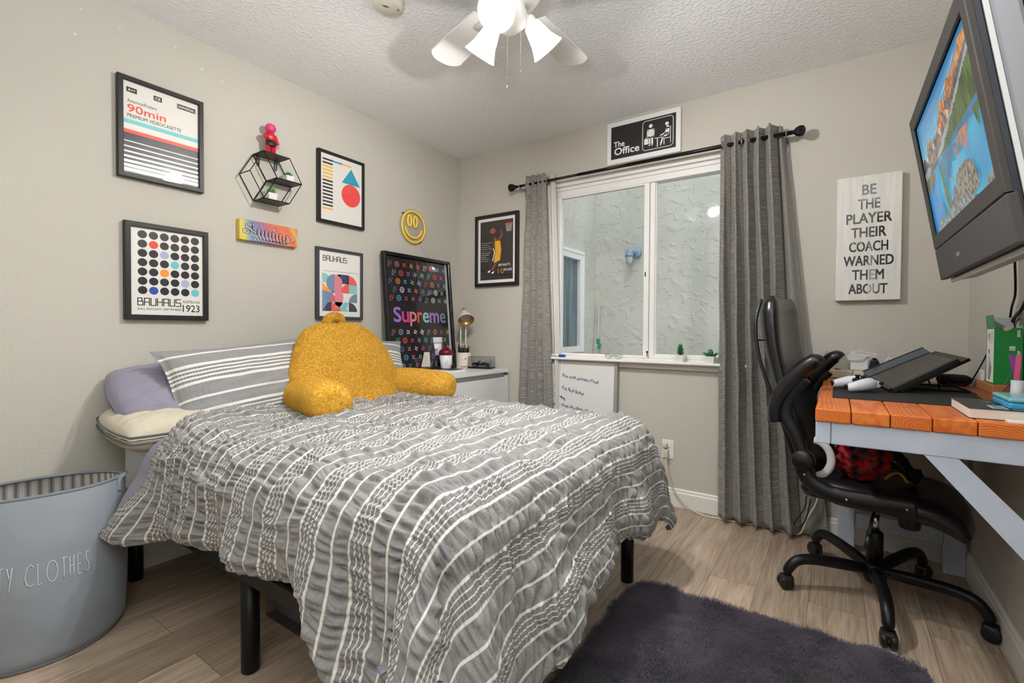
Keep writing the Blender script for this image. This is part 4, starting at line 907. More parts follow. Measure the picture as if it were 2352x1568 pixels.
def outlet():
    c = Vector((1.689, RD, .342)); root = thing('wall_outlet', 'white wall outlet under the window with plugs in it', 'outlet', c)
    MB().box(c + Vector((0, -.003, 0)), (.070, .006, .115), .002).build('cover_plate', 'white_plastic', root)
    for dz in (-.026, .026): MB().box(c + Vector((0, -.007, dz)), (.034, .004, .03), .003).build('socket', 'white_plastic', root)
    mat('cord_cream', 'D3CBB4', .5)
    r2 = thing('extension_cord', 'cream cord running from the outlet along the floor behind the curtain up to the desk', 'cord', c + Vector((0, -.01, .02)))
    mb = MB(); mb.box(c + Vector((-.012, -.026, .028)), (.03, .034, .028), .006); mb.box(c + Vector((-.004, -.026, -.022)), (.026, .034, .05), .006); mb.build('plug', 'cord_cream', r2)
    mb = MB(); mb.tube(smooth_path([c + Vector((-.004, -.03, -.045)), (1.70, RD - .05, .22), (1.735, RD - .045, .12), (1.80, RD - .05, .045), (1.90, RD - .07, .006), (2.02, RD - .07, .006), (2.25, RD - .05, .006), (2.36, RD - .06, .006), (2.40, RD - .09, .03), (2.43, RD - .10, .12), (2.47, RD - .08, .22), (2.49, RD - .04, .40), (2.485, RD - .03, .65), (2.475, RD - .04, .80), (2.482, RD - .07, .852), (2.515, RD - .085, .862)], 8), .0042, 8); mb.build('cable', 'cord_cream', r2)
outlet()

# ================================================================== television
def television():
    W_, H_ = .80, .55; c = Vector((2.781, 1.719, 1.513)); tilt, yw = R(9.5), R(.2)
    root = thing('television', 'large dark framed television tilted down on the right wall showing a mountain lake', 'television', c)
    # local frame: a = towards the window, b = up the face, n = out of the face
    Mz = Matrix.Rotation(yw, 3, 'Z')
    a = Mz @ Vector((0, 1, 0)); n = Mz @ Vector((-math.cos(tilt), 0, -math.sin(tilt))); b = Mz @ Vector((-math.sin(tilt), 0, math.cos(tilt)))
    P = lambda x, y, z: c + a * x + b * y + n * z
    M3 = Matrix((a, b, n)).transposed()
    bx = lambda mb, x, y, z, dx, dy, dz, r=.003: mb.box(P(x, y, z), (dx, dy, dz), r, rot=M3)
    mat('tv_bezel', '3B3735', .5); mat('tv_speaker', '454243', .55, bump=(900, .3, .001, 0)); mat('tv_navy', '0C1626', .25); mat('tv_silver', '8F9096', .35, metal=.4); mat('tv_edge', 'D9DADC', .3)
    mb = MB(); spk = .105; t = .042
    y0 = -H_ / 2 + spk; Fz = 0.0
    O = P(-W_ / 2, y0, -.012); frame_bars(mb, O, a, b, n, W_, H_ - spk, t, .012, back=False); mb.build('bezel', 'tv_bezel', root)
    mb = MB(); bx(mb, 0, -H_ / 2 + spk / 2 - .0005, -.010, W_, spk - .003, .020, .004); sp = mb.build('speaker_bar', 'tv_speaker', root)
    A = Art(P(.105, -H_ / 2 + .043, .0006), -a, b, n); A.text('SONY', 0, 0, .042, .0105, 'tv_edge', .02); A.build('maker_lettering', sp)
    mb = MB(); bx(mb, 0, .0, -.018, W_ - .004, H_ - .006, .014, .002); mb.build('inner_shell', 'tv_navy', root)
    mb = MB(); frame_bars(mb, P(-W_ / 2 - .004, -H_ / 2 - .012, -.033), a, b, n, W_ + .008, H_ + .016, .012, .008, back=False); mb.build('trim_ring', 'tv_edge', root)
    mb = MB(); bx(mb, 0, -.002, -.056, W_ + .004, H_ + .010, .048, .008); bx(mb, 0, -H_ / 2 - .004, -.06, W_ * .98, .008, .05, .002); mb.build('back_shell', 'tv_silver', root)
    mb = MB(); bx(mb, 0, .005, -.115, W_ * .97, H_ * .95, .07, .012); mb.build('rear_cover', 'black_plastic', root)
    mb = MB(); bx(mb, -W_ * .28, -H_ / 2 - .004, -.034, .22, .004, .010, .001); mb.build('control_strip', 'tv_silver', root)
    # wallpaper: a picture of a mountain lake on the lit panel
    Wp, Hp = W_ - 2 * t, H_ - spk - 2 * t; A = Art(P(Wp / 2, y0 + t, -.009), -a, b, n, dz=.0002) 
    def em(name, c1, c2=None, sc=30, k=1.0, st=.52, stretch=(1, 1, 1)):
        m, nt, bs = node_mat(name); bs.inputs['Base Color'].default_value = (.01, .01, .01, 1); bs.inputs['Roughness'].default_value = .25; bs.inputs['Emission Strength'].default_value = st
        c1 = lin(c1); c2 = lin(c2) if c2 else c1
        tc = nn(nt, 'ShaderNodeTexCoord'); mp = nn(nt, 'ShaderNodeMapping'); mp.inputs['Scale'].default_value = stretch; L(nt, tc.outputs['Object'], mp.inputs[0]); nz = nn(nt, 'ShaderNodeTexNoise'); nz.inputs['Scale'].default_value = sc; nz.inputs['Detail'].default_value = 6; L(nt, mp.outputs[0], nz.inputs['Vector'])
        r = ramp(nt, [(.38, c1), (.62, c2)]); L(nt, nz.outputs['Fac'], r.inputs[0]); L(nt, r.outputs[0], bs.inputs['Emission Color']); return name
    sky = [em('scr_sky%d' % k, h) for k, h in enumerate(['9CCFE0', '8CC6DC', '7DBDD9', '6DB2D5', '5EA8D0', '509DCA', '4492C4', '3A88BE'])]
    N = 8
    X = lambda x: x * Wp; Y = lambda y: y * Hp
    for k in range(N): A.rect(0, Y(.52 + .06 * k), Wp, Y(.0602), sky[k])
    A.rect(0, 0, Wp, Y(.53), em('scr_lake', '2B97C6', '46B4D4', 8)); A.up()
    em('scr_rock_lit', 'EC9A3E', '8E5032', 60); em('scr_rock_grey', '3E444C', '9C8A7E', 60); em('scr_rock_dark', '2C333C', '6A6C70', 60); em('scr_forest', '1C3416', '5E7A2E', 60, stretch=(1, 3, .3)); em('scr_snow', 'C9CED4'); em('scr_mist', '8E9698', 'A9B2B4', 10)
    em('scr_refl', 'D98048', '4A7A94', 30); em('scr_deep', '1E5F86', '2A7FA6', 12); em('scr_boulder', '4A4640', 'A09686', 80); em('scr_boulder2', '34484E', 'A2AEAC', 70); em('scr_green', '2E4A14', '6E8A2A', 90); em('scr_sand', '7C6B4A', '5A6A44', 20); em('scr_blue', '1F7FC4', '2C96D2', 8); em('scr_cloud', 'BFE0EA', 'A8D4E4', 12)
    Pt = lambda l: [(X(x), Y(y)) for x, y in l]
    A.poly(Pt([(.50, .86), (.62, .875), (.78, .93), (.80, .945), (.68, .90), (.55, .875)]), 'scr_cloud'); A.poly(Pt([(.37, .76), (.385, .80), (.40, .86), (.388, .84)]), 'scr_cloud')
    A.up()
    # ranges: near the far edge of the set the peaks are lower and grey, the lit wall climbs to the near edge
    A.poly(Pt([(0, .66), (.03, .70), (.07, .66), (.10, .64), (.14, .72), (.17, .765), (.20, .73), (.24, .75), (.27, .70), (.32, .72), (.36, .70), (.40, .74), (.46, .80), (.50, .87), (.54, .83), (.60, .82), (.64, .90), (.70, .885), (.76, .89), (.82, .91), (.88, .965), (.94, .95), (1, .985), (1, .55), (0, .50)]), 'scr_rock_grey'); A.up()
    A.poly(Pt([(.13, .71), (.17, .763), (.195, .735), (.20, .70), (.165, .70)]), 'scr_rock_lit'); A.poly(Pt([(.23, .74), (.25, .745), (.27, .70), (.24, .69)]), 'scr_rock_lit'); A.poly(Pt([(.40, .735), (.46, .795), (.50, .868), (.54, .83), (.60, .82), (.64, .90), (.70, .885), (.76, .89), (.82, .91), (.88, .965), (.94, .95), (1, .985), (1, .86), (.90, .80), (.80, .79), (.70, .73), (.62, .70), (.52, .68), (.44, .66), (.38, .68)]), 'scr_rock_lit'); A.up()
    A.poly(Pt([(.58, .80), (.66, .76), (.80, .84), (1, .90), (1, .86), (.82, .79), (.66, .72), (.60, .72), (.55, .76)]), 'scr_rock_dark'); A.poly(Pt([(.48, .80), (.52, .76), (.56, .70), (.54, .69), (.50, .74)]), 'scr_rock_dark')
    for k in range(16): x = .10 + .052 * k; A.poly(Pt([(x, .62 + .11 * x), (x + .012, .66 + .13 * x), (x + .028, .64 + .13 * x), (x + .02, .60 + .11 * x)]), 'scr_snow' if k % 3 == 0 else 'scr_rock_dark')
    A.poly(Pt([(0, .66), (.05, .68), (.12, .60), (.20, .55), (.28, .53), (.30, .50), (0, .49)]), 'scr_rock_dark'); A.up()
    A.poly(Pt([(.30, .53), (.42, .61), (.55, .66), (.70, .72), (.85, .80), (1, .88), (1, .84), (.80, .74), (.60, .62), (.45, .54)]), 'scr_mist'); A.poly(Pt([(0, .56), (.10, .58), (.16, .55), (.12, .51), (0, .50)]), 'scr_mist'); A.up()
    pts = [(.38, .50)]; x = .40
    rg = random.Random(4)
    while x < 1.0: pts += [(x, .50 + (x - .38) * .52 + rg.uniform(0, .02)), (x + .012, .50 + (x - .38) * .52 + rg.uniform(.02, .05))]; x += .025
    pts += [(1, .86), (1, .50)]; A.poly(Pt(pts), 'scr_forest'); A.up()
    A.poly(Pt([(.36, .515), (.5, .52), (.75, .535), (1, .545), (1, .46), (.80, .47), (.6, .49), (.42, .50)]), 'scr_deep'); A.poly(Pt([(0, .50), (.16, .50), (.22, .46), (.14, .36), (.05, .30), (0, .30)]), 'scr_sand')
    A.poly(Pt([(0, .36), (.12, .44), (.26, .50), (.30, .48), (.24, .30), (.26, .10), (.18, .0), (0, 0)]), 'scr_blue'); A.up()
    A.poly(Pt([(.30, .50), (.34, .42), (.38, .24), (.41, .34), (.46, .28), (.50, .40), (.56, .36), (.62, .47), (.52, .49)]), 'scr_deep'); A.poly(Pt([(.56, .46), (.62, .35), (.70, .38), (.74, .34), (.80, .44), (.85, .47), (.70, .49)]), 'scr_refl'); A.poly(Pt([(.42, .33), (.46, .26), (.48, .34), (.46, .40)]), 'scr_refl'); A.poly(Pt([(.88, .50), (.92, .36), (.95, .46), (.98, .30), (1, .34), (1, .50)]), 'scr_forest'); A.up()
    A.poly(Pt([(.30, .48), (.33, .47), (.40, .06), (.34, .03)]), 'scr_green'); A.poly(Pt([(.235, .20), (.25, .20), (.32, .0), (.27, 0)]), 'scr_green'); A.up()
    A.poly(Pt([(.06, 0), (.12, .085), (.18, .095), (.26, .05), (.34, .07), (.42, .14), (.46, .20), (.52, .17), (.60, .10), (.70, .05), (.78, 0)]), 'scr_boulder2'); A.up(); A.poly(Pt([(.50, .13), (.54, .25), (.60, .29), (.70, .285), (.77, .25), (.82, .14), (.80, .05), (.64, .04)]), 'scr_boulder'); A.poly(Pt([(.86, 0), (.90, .055), (.96, .06), (1, .04), (1, 0)]), 'scr_boulder'); A.poly(Pt([(.44, .06), (.46, .19), (.50, .22), (.52, .10), (.50, .03)]), 'scr_rock_grey')
    A.build('screen', root)
    mb = MB(); 
    mb.bb((RW - .02, c.y - .12, c.z - .05), (RW - .0005, c.y + .12, c.z + .17), .003); mb.cyl(P(0, .06, -.15), (RW - .02, c.y, c.z + .06), .018, 12); bx(mb, 0, .06, -.162, .22, .20, .012, .002); mb.build('wall_mount', 'black_metal', root)
television()
def cable(name, label, pts, r, m='black_plastic', cat='cable', n=8):
    o = MB().tube(smooth_path(pts, n), r, 8).build(name, m, loc=pts[0]); return tag(o, label, cat)
cable('power_cable', 'thick black cable hanging from the television behind the green box', [(2.985, 1.86, 1.30), (3.005, 1.97, 1.22), (3.02, 2.12, 1.15), (3.026, 2.252, 1.105), (3.027, 2.268, 1.0), (3.026, 2.275, .908)], .0055)
cable('power_cable', 'thin black cable hanging from the television left of the thick one', [(2.99, 2.08, 1.30), (3.015, 2.18, 1.20), (3.022, 2.25, 1.15), (3.024, 2.30, 1.05), (3.022, 2.36, .92), (3.0, 2.42, .844)], .0032)
cable('wire', 'fine pale wire on the right wall behind the black cables', [(3.03, 2.02, 1.30), (3.031, 2.13, 1.15), (3.031, 2.20, 1.0), (3.03, 2.25, .86)], .0012, 'steel')
def wall_note():
    root = thing('paper_sheet', 'white handwritten paper taped to the right wall below the television', 'paper', (RW - .001, 2.10, 1.117))
    mb = MB(); mb.bb((RW - .0022, 1.99, 1.117), (RW - .0012, 2.218, 1.40)); mb.build('sheet', 'paper_white', root); mat('pencil', '8A8890', .7)
    A = Art(Vector((RW - .0026, 2.218, 1.117)), (0, -1, 0), (0, 0, 1), (-1, 0, 0))
    for k in range(9):
        for j in range(6): A.stroke([(.02 + .032 * j + .004 * q, .03 + k * .026 + .004 * math.sin(q * 2.1 + j + k)) for q in range(6)], .0012, 'pencil')
    A.build('writing', root)
wall_note()

# ================================================================== desk
DZ = .840; DX0, DX1, DY0, DY1 = 2.489, 3.025, 1.684, 2.905
def desk():
    root = thing('workbench_desk', 'heavy desk of orange stained planks on a grey white painted frame along the right wall', 'desk', (DX0 + .27, 2.3, 0)); mat('frame_paint', 'BCC4D2', .5, var=(8, 'ADB6C6', .7), bump=(30, .1, .002, 3))
    mb = MB(); n = 6; w = (DX1 - DX0) / n; rg = random.Random(5)
    for k in range(n):
        x0 = DX0 + k * w + .001; x1 = DX0 + (k + 1) * w - .001; dy = rg.uniform(-.004, .004); k0 = len(mb.v)
        mb.box(((x0 + x1) / 2, (DY0 + DY1) / 2 + dy, DZ - .0195), (x1 - x0, DY1 - DY0, .039), .0035, 0)
        cx = (x0 + x1) / 2 + [-.06, .02, -.01, .015, .0, .03][k]; cz = DZ + [-.075, -.03, -.09, -.10, -.11, -.085][k]
        uv = [(v[0] - cx, v[2] - cz) for v in mb.v[k0:]]; mb.uv = (mb.uv or []) + uv
    mb.build('tabletop', 'stained_pine', root)
    za, zb = DZ - .0395, DZ - .105; t = .040
    mb = MB(); mb.bb((DX0 + .002, DY0 + .008, zb), (DX0 + t, DY1 - .02, za), .003); mb.build('side_rail', 'frame_paint', root)
    mb = MB(); mb.bb((DX1 - t, DY0 + .05, zb), (DX1 - .002, DY1 - .02, za), .003); mb.build('side_rail', 'frame_paint', root)
    mb = MB(); mb.bb((DX0 + t + .001, DY0 + .010, zb), (DX1 - .002, DY0 + .048, za), .003); mb.build('apron', 'frame_paint', root)
    mb = MB(); mb.bb((DX0 + t, DY1 - .058, zb), (DX1 - t, DY1 - .02, za), .003); mb.build('apron', 'frame_paint', root)
    for x in (2.555, 2.945):
        mb = MB(); mb.bb((x, 2.805, 0), (x + (.068 if x < 2.7 else .074), 2.845, zb), .003); mb.build('leg', 'frame_paint', root)
    mb = MB(); mb.bb((2.623, 2.812, .125), (2.945, 2.842, .195), .003); mb.build('stretcher', 'frame_paint', root)
    mb = MB(); y0, y1 = DY0 + .012, DY0 + .050; mb.prism([(2.742, y0, zb), (2.812, y0, zb), (3.010, y0, .515), (3.010, y0, .410)], (0, y1 - y0, 0)); mb.build('brace', 'frame_paint', root)
    mb = MB(); mb.bb((3.010, DY0 + .012, .10), (RW - .0005, DY0 + .05, zb - .001), .002); mb.build('wall_post', 'frame_paint', root)
desk()
def desk_mat():
    o = MB().bb((2.530, 1.985, DZ), (2.972, 2.765, DZ + .003), .001).build('desk_mat', mat('mat_black', '1B1B1C', .8, var=(6, '29292A', .6, (3, 30, 1))), loc=(2.75, 2.37, DZ)); tag(o, 'thin black desk mat lying on the orange planks', 'desk mat')
desk_mat()
def power_strip():
    root = thing('power_strip', 'cream power strip lying at the back left corner of the desk', 'power strip', (2.60, 2.865, DZ)); mat('strip_cream', 'D6CFB5', .45); mat('switch_red', 'A8402E', .3)
    MB().bb((2.512, 2.845, DZ), (2.606, 2.895, DZ + .040), .006).bb((2.607, 2.845, DZ), (2.76, 2.895, DZ + .040), .006).build('body', 'strip_cream', root)
    MB().box((2.545, 2.87, DZ + .043), (.028, .014, .008), .003, rot=(0, .2, 0)).build('switch', 'switch_red', root)
power_strip()
def charger():
    c = Vector((2.632, 2.868, DZ + .0405)); root = thing('laptop_charger', 'square white charger with its cable wound on top, on the power strip', 'charger', c)
    MB().box(c + Vector((0, 0, .034)), (.072, .030, .068), .007, seg=3).build('brick', 'white_plastic', root)
    mb = MB()
    for k in range(6): mb.tube([c + Vector((.006 * k - .012 + (.038 + .002 * k) * math.cos(a), -.006 + .020 * math.sin(a), .068 + .004 * k + .006 * math.sin(a + k) - .012 * (math.sin(a) < -.4))) for a in [2 * PI * q / 24 for q in range(24)]], .0016, 6, closed=True)
    mb.tube(smooth_path([c + Vector((-.02, 0, .088)), c + Vector((0, 0, .098)), c + Vector((.006, 0, .104)), c + Vector((.012, 0, .092))], 4), .0016, 6); mb.build('cable', 'white_plastic', root)
    mb = MB(); mb.tube(smooth_path([c + Vector((.075, 0, .012)), c + Vector((.10, 0, .045)), c + Vector((.115, 0, .068)), c + Vector((.122, 0, .045)), c + Vector((.13, -.01, .01))], 5), .0026, 8); mb.build('loose_end', 'white_plastic', root)
    r2 = thing('black_adapter', 'small black plug adapter standing between the white charger and the laptop stand', 'adapter', c + Vector((.052, 0, 0)))
    mb = MB(); mb.box(c + Vector((.054, 0, .0285)), (.028, .036, .055), .006, rot=(0, .15, 0)); mb.build('body', 'black_plastic', r2)
    mb = MB(); mb.tube(smooth_path([c + Vector((.05, 0, .056)), c + Vector((.062, 0, .06)), c + Vector((.074, 0, .04)), c + Vector((.072, 0, .005))], 5), .004, 8); mb.build('cord', 'black_plastic', r2)
charger()
def controller():
    c = Vector((2.628, 2.268, DZ + .003)); root = thing('game_controller', 'white and black game controller lying on the desk mat', 'game controller', c); mat('pad_white', 'DCDFE8', .3)
    rot = Matrix.Rotation(R(-70), 3, 'Z')
    T = lambda x, y, z: c + rot @ Vector((x, y, z))
    mb = MB()
    for s in (-1, 1): mb.tube([T(s * .040, .012, .030), T(s * .052, .000, .032), T(s * .062, -.025, .029), T(s * .068, -.055, .022), T(s * .069, -.075, .018), T(s * .068, -.082, .018)], [.018, .023, .022, .0185, .0155, .010], 16)
    mb.tube([T(-.055, .018, .032), T(0, .022, .032), T(.055, .018, .032)], [.018, .020, .018], 14, flat=.75, upv=(0, 0, 1)); mb.build('shell', 'pad_white', root)
    mb = MB(); mb.box(T(0, -.006, .038), (.070, .045, .016), .006, rot=rot)
    for s in (-1, 1): mb.tube([T(s * .060, -.035, .030), T(s * .069, -.086, .018)], [.010, .0102], 12)
    mb.build('inner_panel', 'black_plastic', root)
    for s in (-1, 1):
        mb = MB(); mb.lathe([(.008, 0), (.006, .008), (.009, .011), (.010, .015), (.007, .0155), (0, .014)], T(s * .024, -.012, .044), 18); mb.build('thumbstick', 'black_plastic', root)
    mb = MB()
    for s in (-1, 1): mb.box(T(s * .048, .034, .036), (.028, .014, .014), .005, rot=rot)
    mb.build('shoulder_button', 'black_plastic', root)
controller()
def laptop_stand():
    LF, LN, HF, HN = V(2.655, 2.800, .864), V(2.715, 2.260, .856), V(2.868, 2.770, .984), V(2.905, 2.330, .974)
    root = thing('laptop_stand', 'black foldable stand on thin legs under the dark laptop', 'laptop stand', (2.80, 2.55, DZ + .003))
    ex = (HN - LN).normalized(); ey = (LF - LN).normalized(); nz = ex.cross(ey).normalized()
    if nz.z < 0: nz = -nz
    mb = MB(); mb.prism([p - nz * .014 for p in (LN + ex * .02, HN + ex * .03, HF + ex * .03, LF + ex * .02)], -nz * .010); mb.build('tray', 'black_metal', root)
    mb = MB(); mb.prism([LN - ex * .012 - nz * .024, LN - nz * .024, LF - nz * .024, LF - ex * .012 - nz * .024], nz * .030); mb.build('front_lip', 'black_metal', root)
    mb = MB(); z = DZ + .0065
    for y in (2.44, 2.66): mb.cyl((2.70, y, z), (2.955, y, z), .0035, 8)
    mb.cyl((2.955, 2.44, z), (2.955, 2.66, z), .0035, 8); mb.cyl((2.70, 2.44, z), (2.70, 2.66, z), .0035, 8); mb.build('base_rails', 'black_metal', root)
    for y in (2.44, 2.66):
        f = (y - 2.33) / .44
        top = HN.lerp(HF, f) - ex * .055 - nz * .022
        mb = MB(); mb.cyl((2.87, y, z), top, .0032, 8); mb.build('leg', 'black_metal', root)
    r2 = thing('laptop', 'dark laptop lying sloped on the black stand', 'laptop', (2.78, 2.55, .92)); mat('laptop_grey', '3F3B39', .45); mat('deck_grey', '5C5650', .5, bump=(200, .4, .002, 0, (1, 1, 6))); mat('laptop_blue', '123B57', .15, coat=.8, var=(70, '0C2234', .8))
    mb = MB(); mb.prism([p - nz * .0135 for p in (LN, HN, HF, LF)], nz * .014); mb.build('base', 'black_plastic', r2)
    I = lambda u, v: LN.lerp(HN, u).lerp(LF.lerp(HF, u), v)
    mb = MB(); N = 26
    for k in range(N):
        u0, u1 = .03 + .92 * k / N, .03 + .92 * (k + .78) / N; mb.prism([I(u0, .04) + nz * .0006, I(u1, .04) + nz * .0006, I(u1, .80) + nz * .0006, I(u0, .80) + nz * .0006], nz * .0012)
    mb.build('key_rows', 'deck_grey', r2)
    mb = MB(); mb.prism([I(.0, .84) + nz * .001, I(1, .84) + nz * .001, I(1, 1.0) + nz * .018, I(0, 1.0) + nz * .018], nz * .002); mb.build('screen', 'laptop_blue', r2)
    mb = MB(); mb.prism([I(0, 1.0), I(1.0, 1.0), I(1.0, 1.03), I(0, 1.03)], nz * .022); mb.build('lid_edge', 'black_plastic', r2)
laptop_stand()
def desk_small():
    c = Vector((2.965, 2.792, DZ)); root = thing('smart_speaker', 'round black fabric speaker puck at the back of the desk', 'speaker', c); mat('knit_black', '1C1D20', .9, bump=(500, .4, .001, 1))
    MB().lathe([(0, 0), (.038, .001), (.054, .010), (.060, .024), (.056, .036), (.040, .045), (0, .048)], c, 36).build('shell', 'knit_black', root)
    mb = MB(); mb.lathe([(.036, 0), (.05, .004), (.0, .004)], c + Vector((0, 0, .0)), 30); mb.build('foot', 'black_plastic', root)
    cable('speaker_cable', 'thin black cable looping over the round speaker to the laptop stand', [(2.90, 2.60, DZ + .055), (2.925, 2.655, DZ + .020), (2.96, 2.70, DZ + .010), (3.005, 2.735, DZ + .018), (3.015, 2.68, DZ + .06), (3.012, 2.55, DZ + .12), (3.016, 2.48, DZ + .17), (3.02, 2.42, DZ + .20)], .0026)
    # brown lidded box
    x0, x1, y0, y1 = 2.955, 3.022, 2.125, 2.33; root = thing('gift_box', 'small brown cardboard box with a lid under the green box', 'box', ((x0 + x1) / 2, (y0 + y1) / 2, DZ)); mat('brown_board', '9A5F3C', .6, bump=(40, .1, .002, 2)); mat('brown_lid', 'A4683F', .55)
    MB().bb((x0 + .002, y0 + .002, DZ), (x1 - .002, y1 - .002, DZ + .040), .002).build('base', 'brown_board', root)
    MB().bb((x0, y0, DZ + .033), (x1, y1, DZ + .062), .002).build('lid', 'brown_lid', root)
    mb = MB(); mb.tube(smooth_path([(2.975, 2.1235, DZ + .034), (2.98, 2.123, DZ + .05), (2.99, 2.1225, DZ + .0632), (3.0, 2.16, DZ + .0635)], 4), .002, 6); mb.build('cord', 'brown_board', root)
    # tall green carton
    gx0, gx1, gy0, gy1, gz0, gz1 = 2.962, 3.028, 2.145, 2.245, DZ + .0625, 1.085
    root = thing('product_carton', 'tall open green and white carton standing on the brown box', 'carton', ((gx0 + gx1) / 2, (gy0 + gy1) / 2, gz0)); mat('carton_green', '0F7A33', .4); mat('carton_flap', '2F8A5A', .45); mat('board_grey', 'B9C0C4', .6); mat('carton_white', 'E4E2DF', .5); mat('tape_tan', 'C4A682', .5)
    MB().bb((gx0, gy0, gz0), (gx1, gy1, gz1), .001).build('body', 'carton_green', root)
    mb = MB(); mb.bb((gx0 - .0006, gy0 + .004, gz0 + .004), (gx0 + .0004, gy1 - .012, gz1 - .004)); mb.build('side_label', 'carton_white', root)
    A = Art(Vector((gx0 - .0008, gy1 - .012, gz0 + .004)), (0, -1, 0), (0, 0, 1), (-1, 0, 0)); w = gy1 - gy0 - .016; h = gz1 - gz0 - .008
    mat('scan_grey', '8B8C8E', .5); mat('scan_light', 'C6C7C9', .5); A.poly([(.12 * w, .06 * h), (.55 * w, .03 * h), (.80 * w, .25 * h), (.45 * w, .60 * h), (.30 * w, .62 * h)], 'scan_light'); A.up(); A.poly([(.30 * w, .05 * h), (.52 * w, .04 * h), (.76 * w, .26 * h), (.50 * w, .42 * h)], 'scan_grey'); A.poly([(.30 * w, .55 * h), (.42 * w, .53 * h), (.48 * w, .62 * h), (.30 * w, .62 * h)], 'print_ink_soft')
    def vtext(t, x, y, ww, hh, m_):       # words printed turned on their side
        vs, fs, asp = text2d(t, .02); A.mb.add([A.p(x + b * ww, y + (1 - a) * hh) for a, b in vs], fs, A.mi(m_))
    vtext('80', .20 * w, .80 * h, .22 * w, .12 * h, 'print_ink'); vtext('sheets', .46 * w, .74 * h, .10 * w, .20 * h, 'print_ink'); vtext('Product', .72 * w, .74 * h, .12 * w, .22 * h, 'print_ink')
    A.build('side_print', root)
    A = Art(Vector((gx0, gy0 - .0006, gz0)), (1, 0, 0), (0, 0, 1), (0, -1, 0)); w = gx1 - gx0; h = gz1 - gz0
    vtext('80', .52 * w, .60 * h, .22 * w, .08 * h, 'carton_white'); vtext('sheets', .80 * w, .38 * h, .12 * w, .22 * h, 'carton_white'); vtext('most', .78 * w, .84 * h, .14 * w, .12 * h, 'carton_white'); A.build('front_print', root)
    mb = MB(); mb.prism([(gx0, gy0, gz1), (gx0, gy1, gz1), (gx0 - .004, gy1 - .004, gz1 + .042), (gx0 - .004, gy0 + .002, gz1 + .042)], (.0012, 0, 0)); mb.build('flap', 'carton_flap', root)
    mb = MB(); mb.prism([(gx0 + .004, gy1, gz1), (gx1, gy1, gz1), (gx1 - .004, gy1 + .006, gz1 + .035), (gx0 + .008, gy1 + .006, gz1 + .035)], (0, -.0012, 0)); mb.build('flap', 'board_grey', root)
    mb = MB(); mb.box((gx0 + .03, gy0 - .0004, gz1 - .002), (.018, .001, .012), 0, rot=(0, -.5, 0)); mb.build('tape', 'tape_tan', root)
    # small white tag box behind
    root = thing('tag_card', 'small white printed card standing on the brown box beside the green carton', 'card', (2.970, 2.305, DZ + .0625)); MB().bb((2.960, 2.285, DZ + .0625), (2.968, 2.325, DZ + .098), .001).build('card', 'carton_white', root)
    A = Art(Vector((2.9597, 2.325, DZ + .0625)), (0, -1, 0), (0, 0, 1), (-1, 0, 0))
    for k in range(5): A.rect(.005, .005 + k * .006, .028, .0018, 'scan_grey')
    A.build('print', root)
    # book, notepads, pencil case
    rot = R(4)
    root = thing('book', 'thick black paperback with white cover lettering lying at the near edge of the desk', 'book', (2.93, 1.855, DZ)); mat('cover_black', '202124', .4); mat('page_edge', 'DAD3C8', .8, bump=(600, .3, .001, 0, (.05, .05, 1))); mat('cover_blue', 'A9C6D0', .5); mat('cover_yellow', 'D7C63A', .5)
    MB().bb((2.838, 1.738, DZ + .0012), (3.010, 1.985, DZ + .0268), .001).build('pages', 'page_edge', root)
    mb = MB(); mb.bb((2.836, 1.736, DZ), (3.012, 1.987, DZ + .0012)); mb.bb((2.836, 1.736, DZ + .0268), (3.012, 1.987, DZ + .028)); mb.bb((3.010, 1.736, DZ), (3.012, 1.987, DZ + .028)); mb.build('cover', 'cover_black', root)
    A = Art(Vector((2.836, 1.736, DZ + .0283)), (1, 0, 0), (0, 1, 0), (0, 0, 1))
    for k, t in enumerate(('BOLD', 'MOVE')):
        A.z = 0; A.rect(.050 + k * .038, .018, .032, .075, 'cover_blue'); A.z = 1
        for q in range(3): A.rect(.055 + k * .038, .026 + q * .022, .022, .010, 'cover_black')
    A.z = 0
    for rr in (.026, .018): A.ring(.085, .17, rr, .003, 'print_slate' if False else 'scan_grey', 32); 
    A.ring(.128, .185, .024, .005, 'cover_yellow', 32); A.build('cover_print', root)
    root = thing('notepad', 'thin white notepad under the black paperback at the desk edge', 'notepad', (2.97, 1.72, DZ)); MB().bb((2.905, 1.700, DZ), (3.015, 1.7345, DZ + .006), .001).build('sheets', 'paper_white', root)
    root = thing('pencil_case', 'translucent turquoise pencil case lying on the black paperback', 'pencil case', (2.97, 1.84, DZ + .0285)); mat('case_blue', '3FAFDD', .25, trans=.2); mat('case_lid', '8FD3E0', .2, trans=.3)
    MB().bb((2.917, 1.760, DZ + .0286), (3.020, 1.925, DZ + .046), .006).build('base', 'case_blue', root); MB().bb((2.916, 1.759, DZ + .0465), (3.021, 1.926, DZ + .058), .006).build('lid', 'case_lid', root)
    mb = MB(); mb.box((2.955, 1.7585, DZ + .046), (.016, .003, .008), .001); mb.build('clasp', 'case_lid', root)
    # jar with folded paper
    c = Vector((2.995, 2.045, DZ)); root = thing('glass_jar', 'clear glass jar of papers by the green carton at the edge of the picture', 'jar', c); 
    MB().lathe([(.0, .0), (.027, .001), (.028, .006), (.028, .075), (.022, .092), (.018, .096), (.018, .112), (.020, .113)], c, 32, cap=False).build('jar', 'clear_plastic', root)
    mat('jar_paper', 'DCE1E4', .6); MB().lathe([(.0, .004), (.020, .004), (.018, .085), (.0, .086)], c, 16, sx=.8).build('paper_roll', 'jar_paper', root)
